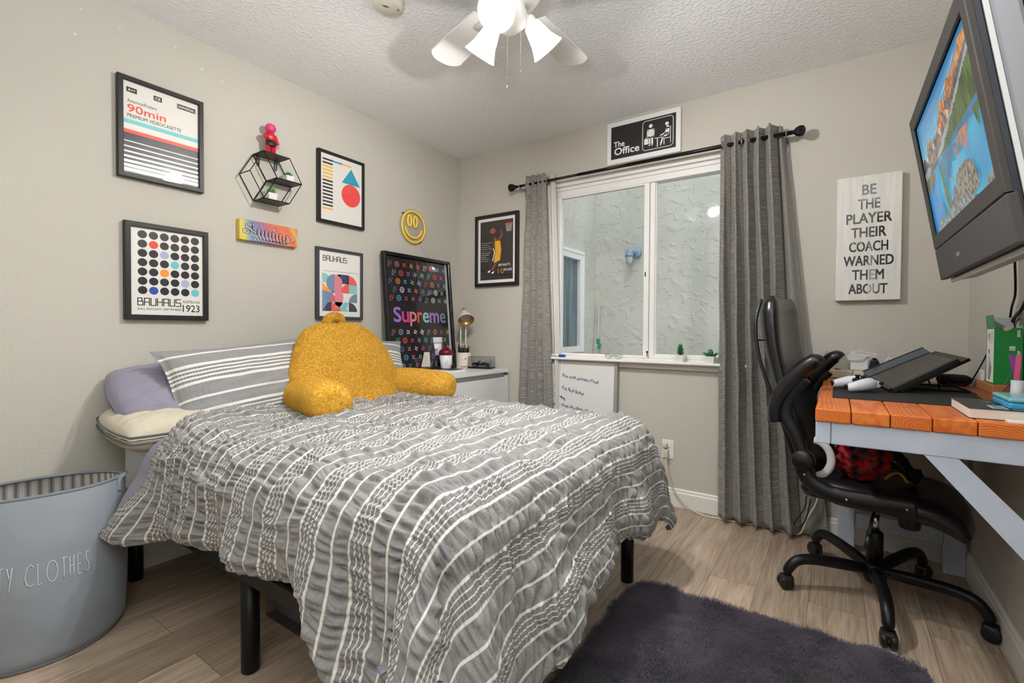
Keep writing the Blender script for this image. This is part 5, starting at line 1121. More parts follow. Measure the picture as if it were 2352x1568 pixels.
    for k, (hx, dx, dy) in enumerate((('8A3FA0', -.004, 0), ('E05A8A', .003, -.002))):
        o = thing('paper_strip', ['purple', 'pink'][k] + ' paper strip sticking out of the glass jar', 'paper strip', c + Vector((dx, dy, .086))); MB().box(c + Vector((dx - .004, dy, .125)), (.012, .0015, .075), 0, rot=(0, -.2 + .25 * k, 0)).build('strip', mat('strip_%d' % k, hx, .5), o)
desk_small()

# ================================================================== office chair under the desk
CHX = Matrix.Translation((2.695, 2.412, 0)) @ Matrix.Rotation(R(-8), 4, 'Z') @ Matrix.Translation((-2.68, -2.412, 0))
def office_chair():
    cx, cy = 2.680, 2.412
    root = thing('office_chair', 'black high back office chair with flipped up arms pushed under the desk', 'chair', (cx, cy, 0)); mat('leather_black', '15151A', .32, coat=.15, bump=(220, .12, .001, 3)); mat('mesh_black', '0F0F11', .8)
    mb = MB(); mb.lathe([(.0, .055), (.030, .055), (.040, .075), (.040, .120), (.028, .135), (.0, .135)], (cx, cy, 0), 24); mb.lathe([(.028, .12), (.028, .255), (.024, .262), (0, .262)], (cx, cy, 0), 24); mb.build('base_hub', 'black_metal', root)
    for ang, rr in ((57, .330), (128, .335), (206, .325), (273, .368), (338, .335)):
        d = Vector((math.cos(R(ang)), math.sin(R(ang)), 0)); c0 = Vector((cx, cy, 0)); q = Vector((-d.y, d.x, 0))
        pts = smooth_path([c0 + d * .02 + Vector((0, 0, .105)), c0 + d * .12 + Vector((0, 0, .118)), c0 + d * (rr - .10) + Vector((0, 0, .128)), c0 + d * (rr - .035) + Vector((0, 0, .120)), c0 + d * rr + Vector((0, 0, .085)), c0 + d * (rr + .004) + Vector((0, 0, .060))], 6)
        n = len(pts); mb = MB(); mb.tube(pts, [.018 + .006 * min(1, 3 * (1 - abs(2 * i / n - 1))) - .006 * i / n for i in range(n)], 14); leg = mb.build('leg', 'black_metal', root)
        w = c0 + d * (rr + .012)
        mb = MB()
        for s in (-1, 1): mb.lathe([(.0, -.009), (.020, -.011), (.0275, -.006), (.0275, .006), (.020, .011), (.0, .011)], w + q * s * .0135 + Vector((0, 0, .028)), 24, axis=q)
        mb.box(w + Vector((0, 0, .046)) - d * .004, (.048, .046, .026), .010, rot=(0, 0, R(ang))); mb.build('caster', 'black_plastic', leg)
    mb = MB(); mb.cyl((cx, cy, .255), (cx, cy, .345), .014, 20); mb.cyl((cx, cy, .335), (cx, cy, .352), .0155, 20); mb.build('gas_cylinder', 'chrome', root)
    mb = MB(); mb.cyl((cx, cy, .345), (cx, cy, .385), .020, 20); mb.box((cx + .02, cy, .395), (.26, .16, .035), .008); mb.build('tilt_mechanism', 'black_plastic', root)
    mb = MB(); mb.lathe([(.042, 0), (.040, -.02), (.034, -.075), (.030, -.08), (0, -.08)], (cx + .105, cy - .02, .385), 20); mb.build('tension_knob', 'black_plastic', root)
    mb = MB(); mb.tube(smooth_path([(cx - .005, cy - .10, .385), (cx - .02, cy - .17, .36), (cx - .03, cy - .20, .30)], 6), .006, 8); mb.tube([(cx - .028, cy - .195, .31), (cx - .038, cy - .215, .262)], .010, 10); mb.build('lever', 'black_plastic', root)
    MB.XF = CHX
    # seat: padded, front edge dropping
    def seat(u, v):
        x = 2.435 + .525 * u; y = cy + (v - .5) * .50; return x, y
    mb = MB(); x0, x1, hw = 2.425, 2.955, .235
    def S(a, b, top):
        p = -1 + 2 * a; q = -1 + 2 * b; ex = (abs(p) ** 6 + abs(q) ** 6); f = max(0, 1 - min(1, max(abs(p), abs(q)) ** 10)) ** .5
        x = (x0 + x1) / 2 + p * (x1 - x0) / 2 * (1 - .06 * q * q); y = cy + q * hw * (1 - .05 * p * p)
        drop = .055 * max(0, (x - 2.80) / .155) ** 2 + .02 * max(0, (x - 2.6) / .3)
        zc = .445 - drop
        return V(x, y, zc + (.045 if top else -.045) * f)
    mb.grid(lambda a, b: S(a, b, True), 30, 26); mb.grid(lambda a, b: S(a, b, False), 30, 26); mb.build('seat', 'leather_black', root, merge=True)
    # backrest: tall shell, padded rim, wing at head height, waist opening towards the arms
    prof = [(.470, 2.448, .19, .030), (.54, 2.432, .205, .036), (.62, 2.408, .215, .038), (.70, 2.385, .222, .038), (.78, 2.360, .228, .038), (.86, 2.337, .228, .038), (.94, 2.316, .225, .038), (1.02, 2.300, .222, .040), (1.10, 2.290, .217, .042), (1.16, 2.285, .207, .042), (1.20, 2.283, .19, .036), (1.222, 2.283, .16, .018)]
    def B(a, b):
        k = a * (len(prof) - 1); i = int(min(k, len(prof) - 2)); t = k - i; z, xc, hw, th = (prof[i][j] * (1 - t) + prof[i + 1][j] * t for j in range(4))
        q = 2 * PI * b; cs, sn = math.cos(q), math.sin(q); y = math.copysign(abs(cs) ** .45, cs) * hw; xx = math.copysign(abs(sn) ** .75, sn) * th
        wrap = .030 * (abs(y) / hw) ** 2
        return V(xc + xx + wrap, cy + y, z)
    mb = MB(); mb.grid(B, 44, 56)
    mb.add([B(0, k / 56) for k in range(56)], [tuple(range(56))]); mb.add([B(1, k / 56) for k in range(56)], [tuple(range(56))]); mb.build('backrest', 'leather_black', root, merge=True)
    mb = MB()
    for s in (-1, 1): mb.tube(smooth_path([(2.275, cy + s * .185, 1.205), (2.265, cy + s * .226, 1.10), (2.285, cy + s * .238, .96), (2.33, cy + s * .240, .82), (2.38, cy + s * .234, .68), (2.42, cy + s * .215, .54), (2.44, cy + s * .20, .475)], 6), .0075, 8)
    mb.tube(smooth_path([(2.262, cy - .20, 1.03), (2.254, cy, 1.03), (2.262, cy + .20, 1.03)], 6), .004, 8); mb.build('backrest_piping', 'leather_black', root)
    mat('worn_foam', 'C9A27A', .9); mb = MB(); mb.sphere((2.272, cy - .212, .985), .010, 8, sc=(.6, .6, 2.2)); mb.build('worn_patch', 'worn_foam', root)
    mb = MB(); mb.tube(smooth_path([(2.40, cy, .44), (2.38, cy, .50), (2.36, cy, .60), (2.33, cy, .74)], 6), .030, 12, flat=.35, upv=(1, 0, 0)); mb.build('back_bracket', 'black_plastic', root)
    # arms: S shaped rail from the seat side, round pivot, padded rest flipped up
    for s in (-1, 1):
        y = cy + s * .245
        mb = MB(); mb.tube(smooth_path([(2.800, y, .452), (2.70, y, .446), (2.60, y, .442), (2.53, y, .452), (2.475, y, .485), (2.452, y, .535), (2.455, y, .565)], 7), [.034] * 18 + [.032] * 25, 14, flat=.62, upv=(0, 1, 0)); mb.build('arm_rail', 'black_plastic', root)
        mb = MB(); mb.cyl((2.456, y - s * .012, .562), (2.456, y + s * .026, .562), .040, 28); mb.lathe([(.040, 0), (.036, .006), (0, .008)], (2.456, y + s * .026, .562), 28, axis=(0, s, 0)); piv = mb.build('arm_pivot', 'black_plastic', root)
        mb = MB(); mb.tube(smooth_path([(2.448, y, .590), (2.425, y, .655), (2.392, y, .715), (2.388, y, .77), (2.412, y, .83), (2.455, y, .885)], 7), .026, 14, flat=.75, upv=(0, 1, 0)); mb.build('arm_link', 'black_plastic', root)
        mb = MB(); P2 = smooth_path([(2.354, y, .700), (2.350, y, .74), (2.365, y, .80), (2.402, y, .865), (2.452, y, .925), (2.488, y, .955), (2.505, y, .945)], 7); n = len(P2)
        mb.tube(P2, [.024 + .008 * math.sin(PI * i / (n - 1)) for i in range(n)], 16, flat=1.25, upv=(0, 1, 0)); mb.build('armrest_pad', 'leather_black', root)
        mb = MB()
        for x, z in ((2.462, .508), (2.60, .442), (2.775, .450)): mb.sphere((x, y + s * .020, z), .0055, 6)
        mb.build('screw', 'chrome', root)
    mb = MB(); mb.tube(smooth_path([(2.46, cy - .21, .41), (2.455, cy - .215, .36), (2.435, cy - .22, .32), (2.42, cy - .22, .285), (2.44, cy - .22, .28), (2.462, cy - .22, .32), (2.475, cy - .21, .40)], 6), .0028, 6); mb.build('strap_loop', 'black_plastic', root)
office_chair()
MB.XF = CHX
def chair_load():
    # things lying on the chair seat under the desk
    c = Vector((2.625, 2.33, .4895)); root = thing('checked_garment', 'crumpled red and black checked garment on the chair seat', 'garment', c); 
    m, nt, b = node_mat('red_check'); tc = nn(nt, 'ShaderNodeTexCoord'); ck = nn(nt, 'ShaderNodeTexNoise'); ck.inputs['Scale'].default_value = 22; L(nt, tc.outputs['Object'], ck.inputs['Vector']); r = ramp(nt, [(.40, '1A0B0C'), (.50, '85101A'), (.62, 'B8141C')]); L(nt, ck.outputs['Fac'], r.inputs[0]); L(nt, r.outputs[0], b.inputs['Base Color']); b.inputs['Roughness'].default_value = .7
    mb = MB()
    def G(a, b_):
        th, ph = PI * a, 2 * PI * b_; d = Vector((math.sin(th) * math.cos(ph), math.sin(th) * math.sin(ph), math.cos(th))); k = 1 + .28 * mnoise.noise(d * 2.2) + .12 * mnoise.noise(d * 6)
        p = Vector((d.x * .085, d.y * .10, d.z * .085)) * k + c + Vector((0, 0, .080)); p.z = max(p.z, c.z); return p
    mb.grid(G, 36, 60); mb.build('cloth', 'red_check', root, recalc=True)
    root = thing('white_headband', 'white curved plastic band lying on the chair seat beside the red garment', 'band', (2.515, 2.22, .487))
    mb = MB(); mb.tube([(2.475 + .062 * math.cos(R(a)), 2.235, .560 + .072 * math.sin(R(a))) for a in range(-88, 92, 8)], .015, 12, flat=.6, upv=(0, 1, 0)); mb.build('band', 'white_plastic', root)
    root = thing('yellow_strap', 'yellow and black striped strap on the chair seat behind the red garment', 'strap', (2.735, 2.36, .4885)); mat('strap_yellow', 'C8972E', .6)
    mb = MB(); mb.tube(smooth_path([(2.70, 2.33, .500), (2.722, 2.325, .525), (2.748, 2.325, .528), (2.765, 2.33, .500)], 6), .010, 10, flat=.5); mb.build('strap', 'strap_yellow', root)
    mb = MB(); mb.tube([(2.729, 2.325, .527), (2.741, 2.325, .529)], .0108, 10, flat=.55); mb.build('band', 'black_plastic', root)
    root = thing('folding_umbrella', 'black folded umbrella with bare metal ribs on the chair seat', 'umbrella', (2.72, 2.40, .489))
    mb = MB(); mb.tube(smooth_path([(2.66, 2.40, .60), (2.72, 2.40, .575), (2.77, 2.40, .52), (2.80, 2.40, .502)], 5), [.03] * 8 + [.024] * 8, 14); mb.build('canopy', 'mesh_black', root)
    for k in range(3): MB().tube([(2.665 + .012 * k, 2.365, .615 - .006 * k), (2.735 + .012 * k, 2.362, .555 - .012 * k)], .0018, 6).build('rib', 'chrome', root)
chair_load()
MB.XF = None

# ================================================================== bed
def perlin(x, y, seed=0):
    rg = np.random.default_rng(seed); ang = rg.random((256, 256)) * 2 * np.pi
    xi = np.floor(x).astype(int); yi = np.floor(y).astype(int); xf = x - xi; yf = y - yi
    f = lambda t: t * t * t * (t * (t * 6 - 15) + 10)
    u, v = f(xf), f(yf)
    def g(i, j, dx, dy): a = ang[(xi + i) & 255, (yi + j) & 255]; return np.cos(a) * dx + np.sin(a) * dy
    n0 = g(0, 0, xf, yf) * (1 - u) + g(1, 0, xf - 1, yf) * u; n1 = g(0, 1, xf, yf - 1) * (1 - u) + g(1, 1, xf - 1, yf - 1) * u
    return (n0 * (1 - v) + n1 * v) * 1.5
def sstep(a, b, x): t = np.clip((x - a) / (b - a), 0, 1); return t * t * (3 - 2 * t)
BX0, BX1, BY0, BY1 = .035, 1.855, .722, 2.072
def bed_frame():
    root = thing('bed_frame', 'black metal platform bed frame with round legs', 'bed frame', (1.0, 1.4, 0))
    mb = MB(); r = .004; z0, z1 = .300, .352
    mb.bb((BX0, BY0, z0), (BX1, BY0 + .03, z1), r); mb.bb((BX0, BY1 - .03, z0), (BX1, BY1, z1), r); mb.bb((BX0, BY0, z0), (BX0 + .03, BY1, z1), r); mb.bb((BX1 - .03, BY0, z0), (BX1, BY1, z1), r); mb.bb((BX0, 1.385, z0), (BX1, 1.415, z1 - .01), r); mb.build('rail', 'black_metal', root)
    mb = MB()
    for k in range(10): mb.bb((BX0 + .15 + k * .175, BY0 + .01, z1 - .012), (BX0 + .21 + k * .175, BY1 - .01, z1), .002)
    mb.build('slats', 'black_metal', root)
    for x in (.09, 1.036, 1.812):
        for y in (.757, 1.40, 1.942) if x < 1.5 else (.757, 1.942):
            mb = MB(); mb.lathe([(.0, 0), (.024, 0), (.027, .004), (.027, z0)], (x, y, 0), 20); mb.build('leg', 'black_metal', root)
    root = thing('mattress', 'thick mattress in a white fitted sheet, its corner showing under the pillows', 'mattress', (1.0, 1.4, .353))
    MB().bb((BX0 + .005, BY0 + .003, .353), (BX1 - .005, BY1 - .003, .612), .05).build('mattress_body', 'white_sheet', root)
bed_frame()
XE, YE, YF2, RR, ZT = 1.915, .668, 2.10, .135, .690
def drape(s, t, head, dz=0.0, S=2.05, ruche=True, inset=0.0, bextra=0.0, seed=11):
    """bedcover surface: s = metres along the bed from the head edge, t = 0 far side .. 1 near side"""
    xr, yr, yf = XE - RR, YE + RR, YF2 - RR
    vfar = yf + .22
    ip = lambda x, xs, ys: np.interp(x, xs, ys)
    u = head + s
    bmax = ip(u, [.0, .25, .45, .62, .80, 1.08, 1.32, 1.48, 1.58, 1.74, 1.9, 2.5], [.46, .46, .455, .415, .385, .365, .365, .40, .50, .64, .67, .67]) + .012 + bextra
    bmax = bmax + .018 * perlin(u * 7, u * 0 + 3.3, 5)
    v = vfar + (yr - bmax - vfar) * t
    # the head edge swings back towards the wall where it hangs over the near side
    hx = ip(v, [yr - .48, yr - .28, yr - .04, yr + .12, yr + .5, 3], [.44, .52, .51, .39, .335, .325]) - .335
    u = u + hx * np.exp(-np.maximum(s, 0) / .50)
    amax = ip(v, [-.2, .35, .70, .88, 1.08, 1.3, 1.5, 1.9, 2.4], [.57, .57, .57, .56, .52, .475, .455, .50, .54]) + .02 * perlin(v * 6, v * 0 + 1.7, 6)
    um = head + S
    u = np.where(u > xr, xr + (u - xr) * (amax / (um - xr)), u)
    a = np.maximum(u - xr, 0); b = np.maximum(yr - v, 0); c = np.maximum(v - yf, 0); b_ = np.maximum(b, c)
    rho = np.hypot(a, b_); phi = np.arctan2(b_, a + 1e-9)
    corner = np.sin(2 * phi) ** 2 * np.clip(rho / .25, 0, 1) * (b >= c)
    flare = (1 - sstep(.42, .80, u)) * (b > c)
    al = .10 + .20 * np.cos(phi) ** 2 * (a > 0) + .36 * corner + .42 * flare
    arcl = RR * np.pi / 2; th = np.minimum(rho, arcl) / RR; rest = np.maximum(rho - arcl, 0)
    out = RR * np.sin(th) + rest * np.sin(al); down = RR * (1 - np.cos(th)) + rest * np.cos(al)
    hang = sstep(.12, .40, rho)
    wob = .030 * perlin(u * 3.3, v * 3.1, seed) + .022 * np.sin(2 * np.pi * (u / .36 + .3 * perlin(u * 2, v * 2, 3))) * (b > a) + .016 * np.sin(2 * np.pi * (v / .33 + .3 * perlin(u * 2, v * 2, 4))) * (a >= b)
    wob = wob + .035 * np.sin(7 * phi + 1.0) * corner
    out = out + hang * wob
    e = np.where(rho > 0, np.minimum(np.where(b > 0, bmax - b, 9), np.where(a > 0, amax - a, 9)), 9)
    out = out - .034 * np.clip(1 - e / .055, 0, 1) ** 2 - inset * (rho > 0)
    sg = np.where(c > b, 1.0, -1.0)
    x = np.minimum(u, xr) + out * np.cos(phi) * (rho > 0); y = np.clip(v, yr, yf) + sg * out * np.sin(phi) * (rho > 0); z = ZT + dz - down
    flat = 1 - sstep(0.0, .12, rho)
    z = z + flat * (.020 * perlin(u * 3.2, v * 3.2, 21) + .010 * perlin(u * 8, v * 8, 22)) + .030 * flat * np.exp(-(s / .16) ** 2) * (1 if ruche else 0) + .016 * flat * np.sin(np.clip((u - .3) / 1.6, 0, 1) * np.pi)
    z = np.maximum(z, .012 + .02 * rho)
    P = np.stack([x, y, z], -1)
    gu = np.gradient(P, axis=0); gv = np.gradient(P, axis=1); N = np.cross(gv, gu); N /= np.linalg.norm(N, axis=-1, keepdims=True) + 1e-12
    N = np.where((N[..., 2:3] < -0.3) & (rho[..., None] < .05), -N, N)
    if ruche:
        # gathered cloth: pleats across the plain bands, small puckers inside the line groups
        f = ((s + .012) / DUV_P) % 1.0; band = np.floor((s + .012) / DUV_P)
        g1 = np.clip((f - .42) / .27, 0, 1); g2 = np.clip((f - .735) / .265, 0, 1); g3 = np.clip(f / .42, 0, 1)
        p1 = np.sin(np.pi * g1) ** .7 * ((f > .42) & (f < .69)); p2 = np.sin(np.pi * g2) ** .7 * (f > .735); p3 = np.sin(np.pi * g3) ** .5 * (f < .42)
        W = v + .02 * perlin(u * 9, v * 9, 30)
        rid = lambda n: 2.2 * np.abs(n) ** .62 - .9
        n1 = rid(perlin(W / .029, s * 4.0 + band * 7.3, 31)); n2 = rid(perlin(W / .015 + 9, s * 6 + band * 3.1, 32)); n3 = np.sin(2 * np.pi * W / .0145 + 2.0 * perlin(u * 14, v * 14, 33)); n4 = perlin(W / .022, s / .05, 34)
        amp = .75 + .5 * perlin(u * 2.5, v * 2.5, 35)
        d = amp * ((p1 + p2) * (.0175 * n1 + .0062 * n2) + p3 * (.0028 * n3 + .0060 * n4 + .0085 * n1)) + .008 * perlin(W / .07, s / .25, 36)
        P = P + N * d[..., None]
    return P, s, v
def np_mesh(name, P, uv, mats, parent, thick=None, off=-1.0, mat_off=0):
    nu, nv = P.shape[:2]; base = np.array(wloc(parent)); me = bpy.data.meshes.new(name)
    idx = np.arange(nu * nv).reshape(nu, nv); F = np.stack([idx[:-1, :-1], idx[:-1, 1:], idx[1:, 1:], idx[1:, :-1]], -1).reshape(-1, 4)
    me.vertices.add(nu * nv); me.vertices.foreach_set('co', (P - base).astype(np.float32).ravel())
    me.loops.add(F.size); me.loops.foreach_set('vertex_index', F.astype(np.int32).ravel()); me.polygons.add(len(F)); me.polygons.foreach_set('loop_start', np.arange(0, F.size, 4, dtype=np.int32))
    me.polygons.foreach_set('use_smooth', np.ones(len(F), dtype=bool)); me.update(calc_edges=True)
    ul = me.uv_layers.new(name='UVMap'); ul.data.foreach_set('uv', uv.reshape(-1, 2)[F.ravel()].astype(np.float32).ravel())
    for m_ in mats: me.materials.append(MATS[m_])
    me.validate(); o = bpy.data.objects.new(name, me); COL.objects.link(o); o.parent = parent
    if thick:
        sm = o.modifiers.new('thickness', 'SOLIDIFY'); sm.thickness = thick; sm.offset = off; sm.material_offset = mat_off; sm.material_offset_rim = 0
    return o
def duvet():
    root = thing('duvet', 'puckered grey duvet with white stripes spread over the bed and hanging off the near corner', 'duvet', (1.1, 1.4, .62))
    s, t = np.meshgrid(np.linspace(0, 2.05, 540), np.linspace(0, 1, 800), indexing='ij'); P, us, vs = drape(s, t, .335)
    np_mesh('duvet_cover', P, np.stack([us + .012, vs], -1), ['duvet_cloth', 'lavender'], root, .016, -1.0 if True else 1.0, 1)
    root = thing('flat_sheet', 'lavender sheet showing along the head edge of the striped duvet', 'sheet', (.5, 1.2, .60))
    s, t = np.meshgrid(np.linspace(0, .42, 50), np.linspace(.18, 1, 150), indexing='ij'); P, us, vs = drape(s, t, .235, dz=-.022, S=1.95, ruche=False, inset=.010, bextra=-.02, seed=11)
    np_mesh('sheet', P, np.stack([us, vs], -1), ['lavender'], root, .003, 0)
duvet()
def pillow(root, name, c, ex, ey, w, h, T, mats, seed=0, pinch=.10, flange=0.0, wrinkle=.006, droop=0.0, n=56, plump=2.6, rnd=0.0):
    """cushion: ex/ey its plane, front material then back material"""
    c = Vector(c); ex = Vector(ex).normalized(); ey = (Vector(ey) - ex * Vector(ey).dot(ex)).normalized(); nz = ex.cross(ey)
    mb = MB()
    for side in (1, -1):
        def F(a, b):
            p, q = -1 + 2 * a, -1 + 2 * b; m_ = max(abs(p), abs(q))
            X = p * (1 - pinch * (1 - abs(p) ** 2) * 0 - pinch * q * q * (1 - abs(q)) - pinch * .9 * (1 - q * q) * p * p) ; Y = q * (1 - pinch * .9 * (1 - p * p) * q * q)
            k_ = 1 - rnd * p * p * q * q; X *= k_; Y *= k_
            f = (max(0, 1 - abs(p) ** plump) * max(0, 1 - abs(q) ** plump)) ** .5
            if flange: f = (max(0, 1 - (abs(p) / (1 - flange)) ** 2.6) * max(0, 1 - (abs(q) / (1 - flange)) ** 2.6)) ** .5 if (abs(p) < 1 - flange and abs(q) < 1 - flange) else 0
            wr = wrinkle * (mnoise.noise((p * 3.5, q * 7 + seed, side)) + .6 * mnoise.noise((p * 9, q * 5, seed + 3.3))) * (.3 + .7 * min(1, 3 * (1 - m_)))
            return c + ex * (X * w / 2) + ey * (Y * h / 2 - droop * (1 - q) * .5 * p * p) + nz * (side * (f * T / 2 + .0015) + wr)
        mb.grid(F, n, n, 0 if side == 1 else min(1, len(mats) - 1), uvf=lambda a, b: (a * w, b * h))
    return mb.build(name, mats, root, recalc=False)
def pillows():
    def one(label, *a, nm='pillow', **k):
        root = thing(nm, label, 'pillow', Vector(a[0]) - Vector((0, 0, .1)), 'striped pillows against the wall' if 'striped grey' in label else None); pillow(root, 'pillow_cover' , *a, **k); return root
    mat('piping_grey', '5F656A', .7)
    cream = one('cream pillow with grey piping at the bottom of the near pillow stack', (.225, .845, .672), (0, 1, .02), (-1, 0, .10), .44, .40, .145, ['cream_cloth'], seed=2, wrinkle=.007, pinch=.0, plump=4.5, rnd=.10)
    c = Vector((.225, .845, .672)); ex = Vector((0, 1, .02)).normalized(); ey = Vector((-1, 0, .10)).normalized(); pts = []
    for k in range(80):
        q = 2 * PI * k / 80; p, r_ = math.cos(q), math.sin(q); m_ = max(abs(p), abs(r_)); p, r_ = p / m_, r_ / m_; s_ = (1 - .10 * p * p * r_ * r_) * 1.005; pts.append(c + ex * (p * s_ * .22) + ey * (r_ * s_ * .20))
    for dz in (-.012, .014): MB().tube([q + Vector((0, 0, dz)) for q in pts], .0036, 6, closed=True).build('piping', 'piping_grey', cream)
    root = thing('pillow', 'lavender pillow between the cream pillow and the striped pillow', 'pillow', (.18, 1.0, .74)); pillow(root, 'pillow_cover', (.150, .955, .782), (0, 1, .03), (-.74, 0, .56), .60, .35, .165, ['lavender'], seed=5, wrinkle=.011, pinch=.0, plump=4.0, rnd=.10)
    one('large striped grey pillow leaning on the wall left of the yellow backrest', (.268, 1.165, .822), (-.02, 1, .085), (-.44, -.13, .89), .74, .40, .17, ['sham_cloth', 'lavender'], seed=8, flange=.035, wrinkle=.006, n=80)
    one('striped grey pillow mostly hidden behind the yellow backrest, near the dresser', (.175, 1.865, .835), (.03, 1, -.10), (-.35, .10, .93), .66, .40, .16, ['sham_cloth', 'lavender'], seed=12, flange=.03, n=60)
pillows()
# plush backrest with two arms and a loop on top
def plush_material():
    m, nt, b = node_mat('yellow_plush'); tc = nn(nt, 'ShaderNodeTexCoord')
    n = nn(nt, 'ShaderNodeTexNoise'); n.inputs['Scale'].default_value = 130; n.inputs['Detail'].default_value = 3; n.inputs['Distortion'].default_value = .6; L(nt, tc.outputs['Object'], n.inputs['Vector'])
    r = ramp(nt, [(.3, 'D09C2A'), (.5, 'E4B23C'), (.7, 'EFC660')]); L(nt, n.outputs['Fac'], r.inputs[0]); L(nt, r.outputs[0], b.inputs['Base Color'])
    b.inputs['Roughness'].default_value = .9; b.inputs['Specular IOR Level'].default_value = .15; b.inputs['Sheen Weight'].default_value = .5; b.inputs['Sheen Tint'].default_value = (1, .85, .5, 1)
    bp = nn(nt, 'ShaderNodeBump'); bp.inputs['Strength'].default_value = .5; bp.inputs['Distance'].default_value = .005; L(nt, n.outputs['Fac'], bp.inputs['Height']); L(nt, bp.outputs[0], b.inputs['Normal'])
plush_material()
def fur(o, count, length, child, radius, seed=1, clump=.2, rough=.003):
    ms = o.modifiers.new('pile', 'PARTICLE_SYSTEM'); ps = ms.particle_system; st = ps.settings; ps.seed = seed
    st.type = 'HAIR'; st.count = count; st.hair_length = length * .28; st.hair_step = 3; st.render_step = 3; st.display_step = 2
    st.child_type = 'INTERPOLATED'; st.rendered_child_count = child; st.child_percent = 1; st.clump_factor = clump; st.roughness_1 = rough; st.roughness_1_size = .02 if rough < .02 else .12; st.roughness_2 = rough * 1.5
    st.brownian_factor = .0; st.root_radius = radius; st.tip_radius = radius * .3; st.radius_scale = 1.0; st.material = 1
    return st
def backrest_pillow():
    root = thing('backrest_pillow', 'big fluffy yellow backrest pillow with arms sitting on the duvet', 'backrest pillow', (.45, 1.62, .69))
    mb = MB(); c = Vector((.385, 1.625, .70))
    def body(a, b):
        th, ph = PI * a, 2 * PI * b; d = Vector((math.sin(th) * math.cos(ph), math.sin(th) * math.sin(ph), math.cos(th)))
        z = math.copysign(abs(d.z) ** .72, d.z); rr = math.sqrt(d.x ** 2 + d.y ** 2) + 1e-9; k = (rr ** .70) / rr
        y = math.copysign(abs(d.y * k) ** .9, d.y); x = d.x * k
        zz = c.z + (z * .405 if z > 0 else z * .05)
        wid = .335 * (1 - .20 * max(0, z) ** 2.2); wid *= 1.0
        th_ = .135 * (1 - .35 * max(0, z))
        p = Vector((c.x + x * th_ - .22 * (zz - .69), c.y - .005 + y * wid - .022 * max(0, z), zz)); nzs = mnoise.noise((p.x * 6, p.y * 6, p.z * 6)); p += d * (.014 * nzs); return p
    mb.grid(body, 44, 64); o = mb.build('back_cushion', 'yellow_plush', root, merge=True); fur(o, 6000, .016, 20, .0011, 1)
    for nm, pts, rad in (('arm_cushion', [(.30, 1.37, .735), (.40, 1.345, .742), (.52, 1.315, .746), (.63, 1.28, .750), (.725, 1.25, .752), (.765, 1.24, .752), (.782, 1.235, .752)], [.085, .105, .108, .106, .100, .084, .043]),
                         ('arm_cushion', [(.26, 1.925, .745), (.36, 1.945, .748), (.48, 1.975, .748), (.59, 1.995, .746), (.68, 2.015, .742), (.72, 2.024, .740), (.74, 2.028, .740)], [.085, .102, .105, .102, .095, .078, .038])):
        mb = MB(); mb.tube(smooth_path(pts, 5), [float(np.interp(i / 5, range(7), rad)) for i in range(31)], 28, flat=.86, upv=(0, 0, 1)); 
        mb.v = [tuple(Vector(v) + Vector((mnoise.noise((v[0] * 8, v[1] * 8, v[2] * 8)), mnoise.noise((v[0] * 8 + 5, v[1] * 8, v[2] * 8)), 0)) * .008) for v in mb.v]
        o = mb.build(nm, 'yellow_plush', root, merge=True); sb = o.modifiers.new('smooth', 'SUBSURF'); sb.levels = 1; sb.render_levels = 1; fur(o, 2000, .016, 20, .0011, 3)
    mb = MB(); mb.tube(smooth_path([(.255, 1.550, 1.075), (.26, 1.562, 1.116), (.262, 1.60, 1.134), (.26, 1.638, 1.122), (.255, 1.65, 1.08)], 6), .025, 14, flat=.8); o = mb.build('carry_loop', 'yellow_plush', root, merge=True); fur(o, 400, .014, 20, .001, 4)
backrest_pillow()
def under_bed_bin():
    root = thing('storage_bin', 'low clear plastic storage bin on the floor under the bed', 'storage bin', (1.08, 1.12, 0)); x0, x1, y0, y1, h = .79, 1.33, .935, 1.30, .155
    mb = MB(); mb.bb((x0, y0, .002), (x1, y0 + .003, h)); mb.bb((x0, y1 - .003, .002), (x1, y1, h)); mb.bb((x0, y0, .002), (x0 + .003, y1, h)); mb.bb((x1 - .003, y0, .002), (x1, y1, h)); mb.bb((x0, y0, .0), (x1, y1, .003)); mb.build('tub', 'clear_plastic', root)
    mb = MB(); mb.bb((x0 - .008, y0 - .008, h), (x1 + .008, y1 + .008, h + .012), .004); mb.build('lid', 'clear_plastic', root)
    mat('bin_pink', 'B58394', .6); mat('bin_blue', '5B83A5', .6); mat('bin_grey', '5F666E', .7)
    mb = MB(); mb.bb((x0 + .02, y0 + .03, .004), (x1 - .03, y1 - .03, .075), .01, 0); mb.box((.86, 1.0, .095), (.08, .06, .035), .008, 1); mb.box((.97, .99, .095), (.09, .05, .03), .008, 2); mb.build('contents', ['bin_grey', 'bin_pink', 'bin_blue'], root)
    mb = MB(); mb.tube(smooth_path([(1.08, y0 - .004, .06), (1.075, y0 - .012, .095), (1.10, y0 - .014, .112), (1.16, y0 - .012, .108)], 5), .008, 8, flat=.5); mb.build('latch', 'white_plastic', root)
under_bed_bin()

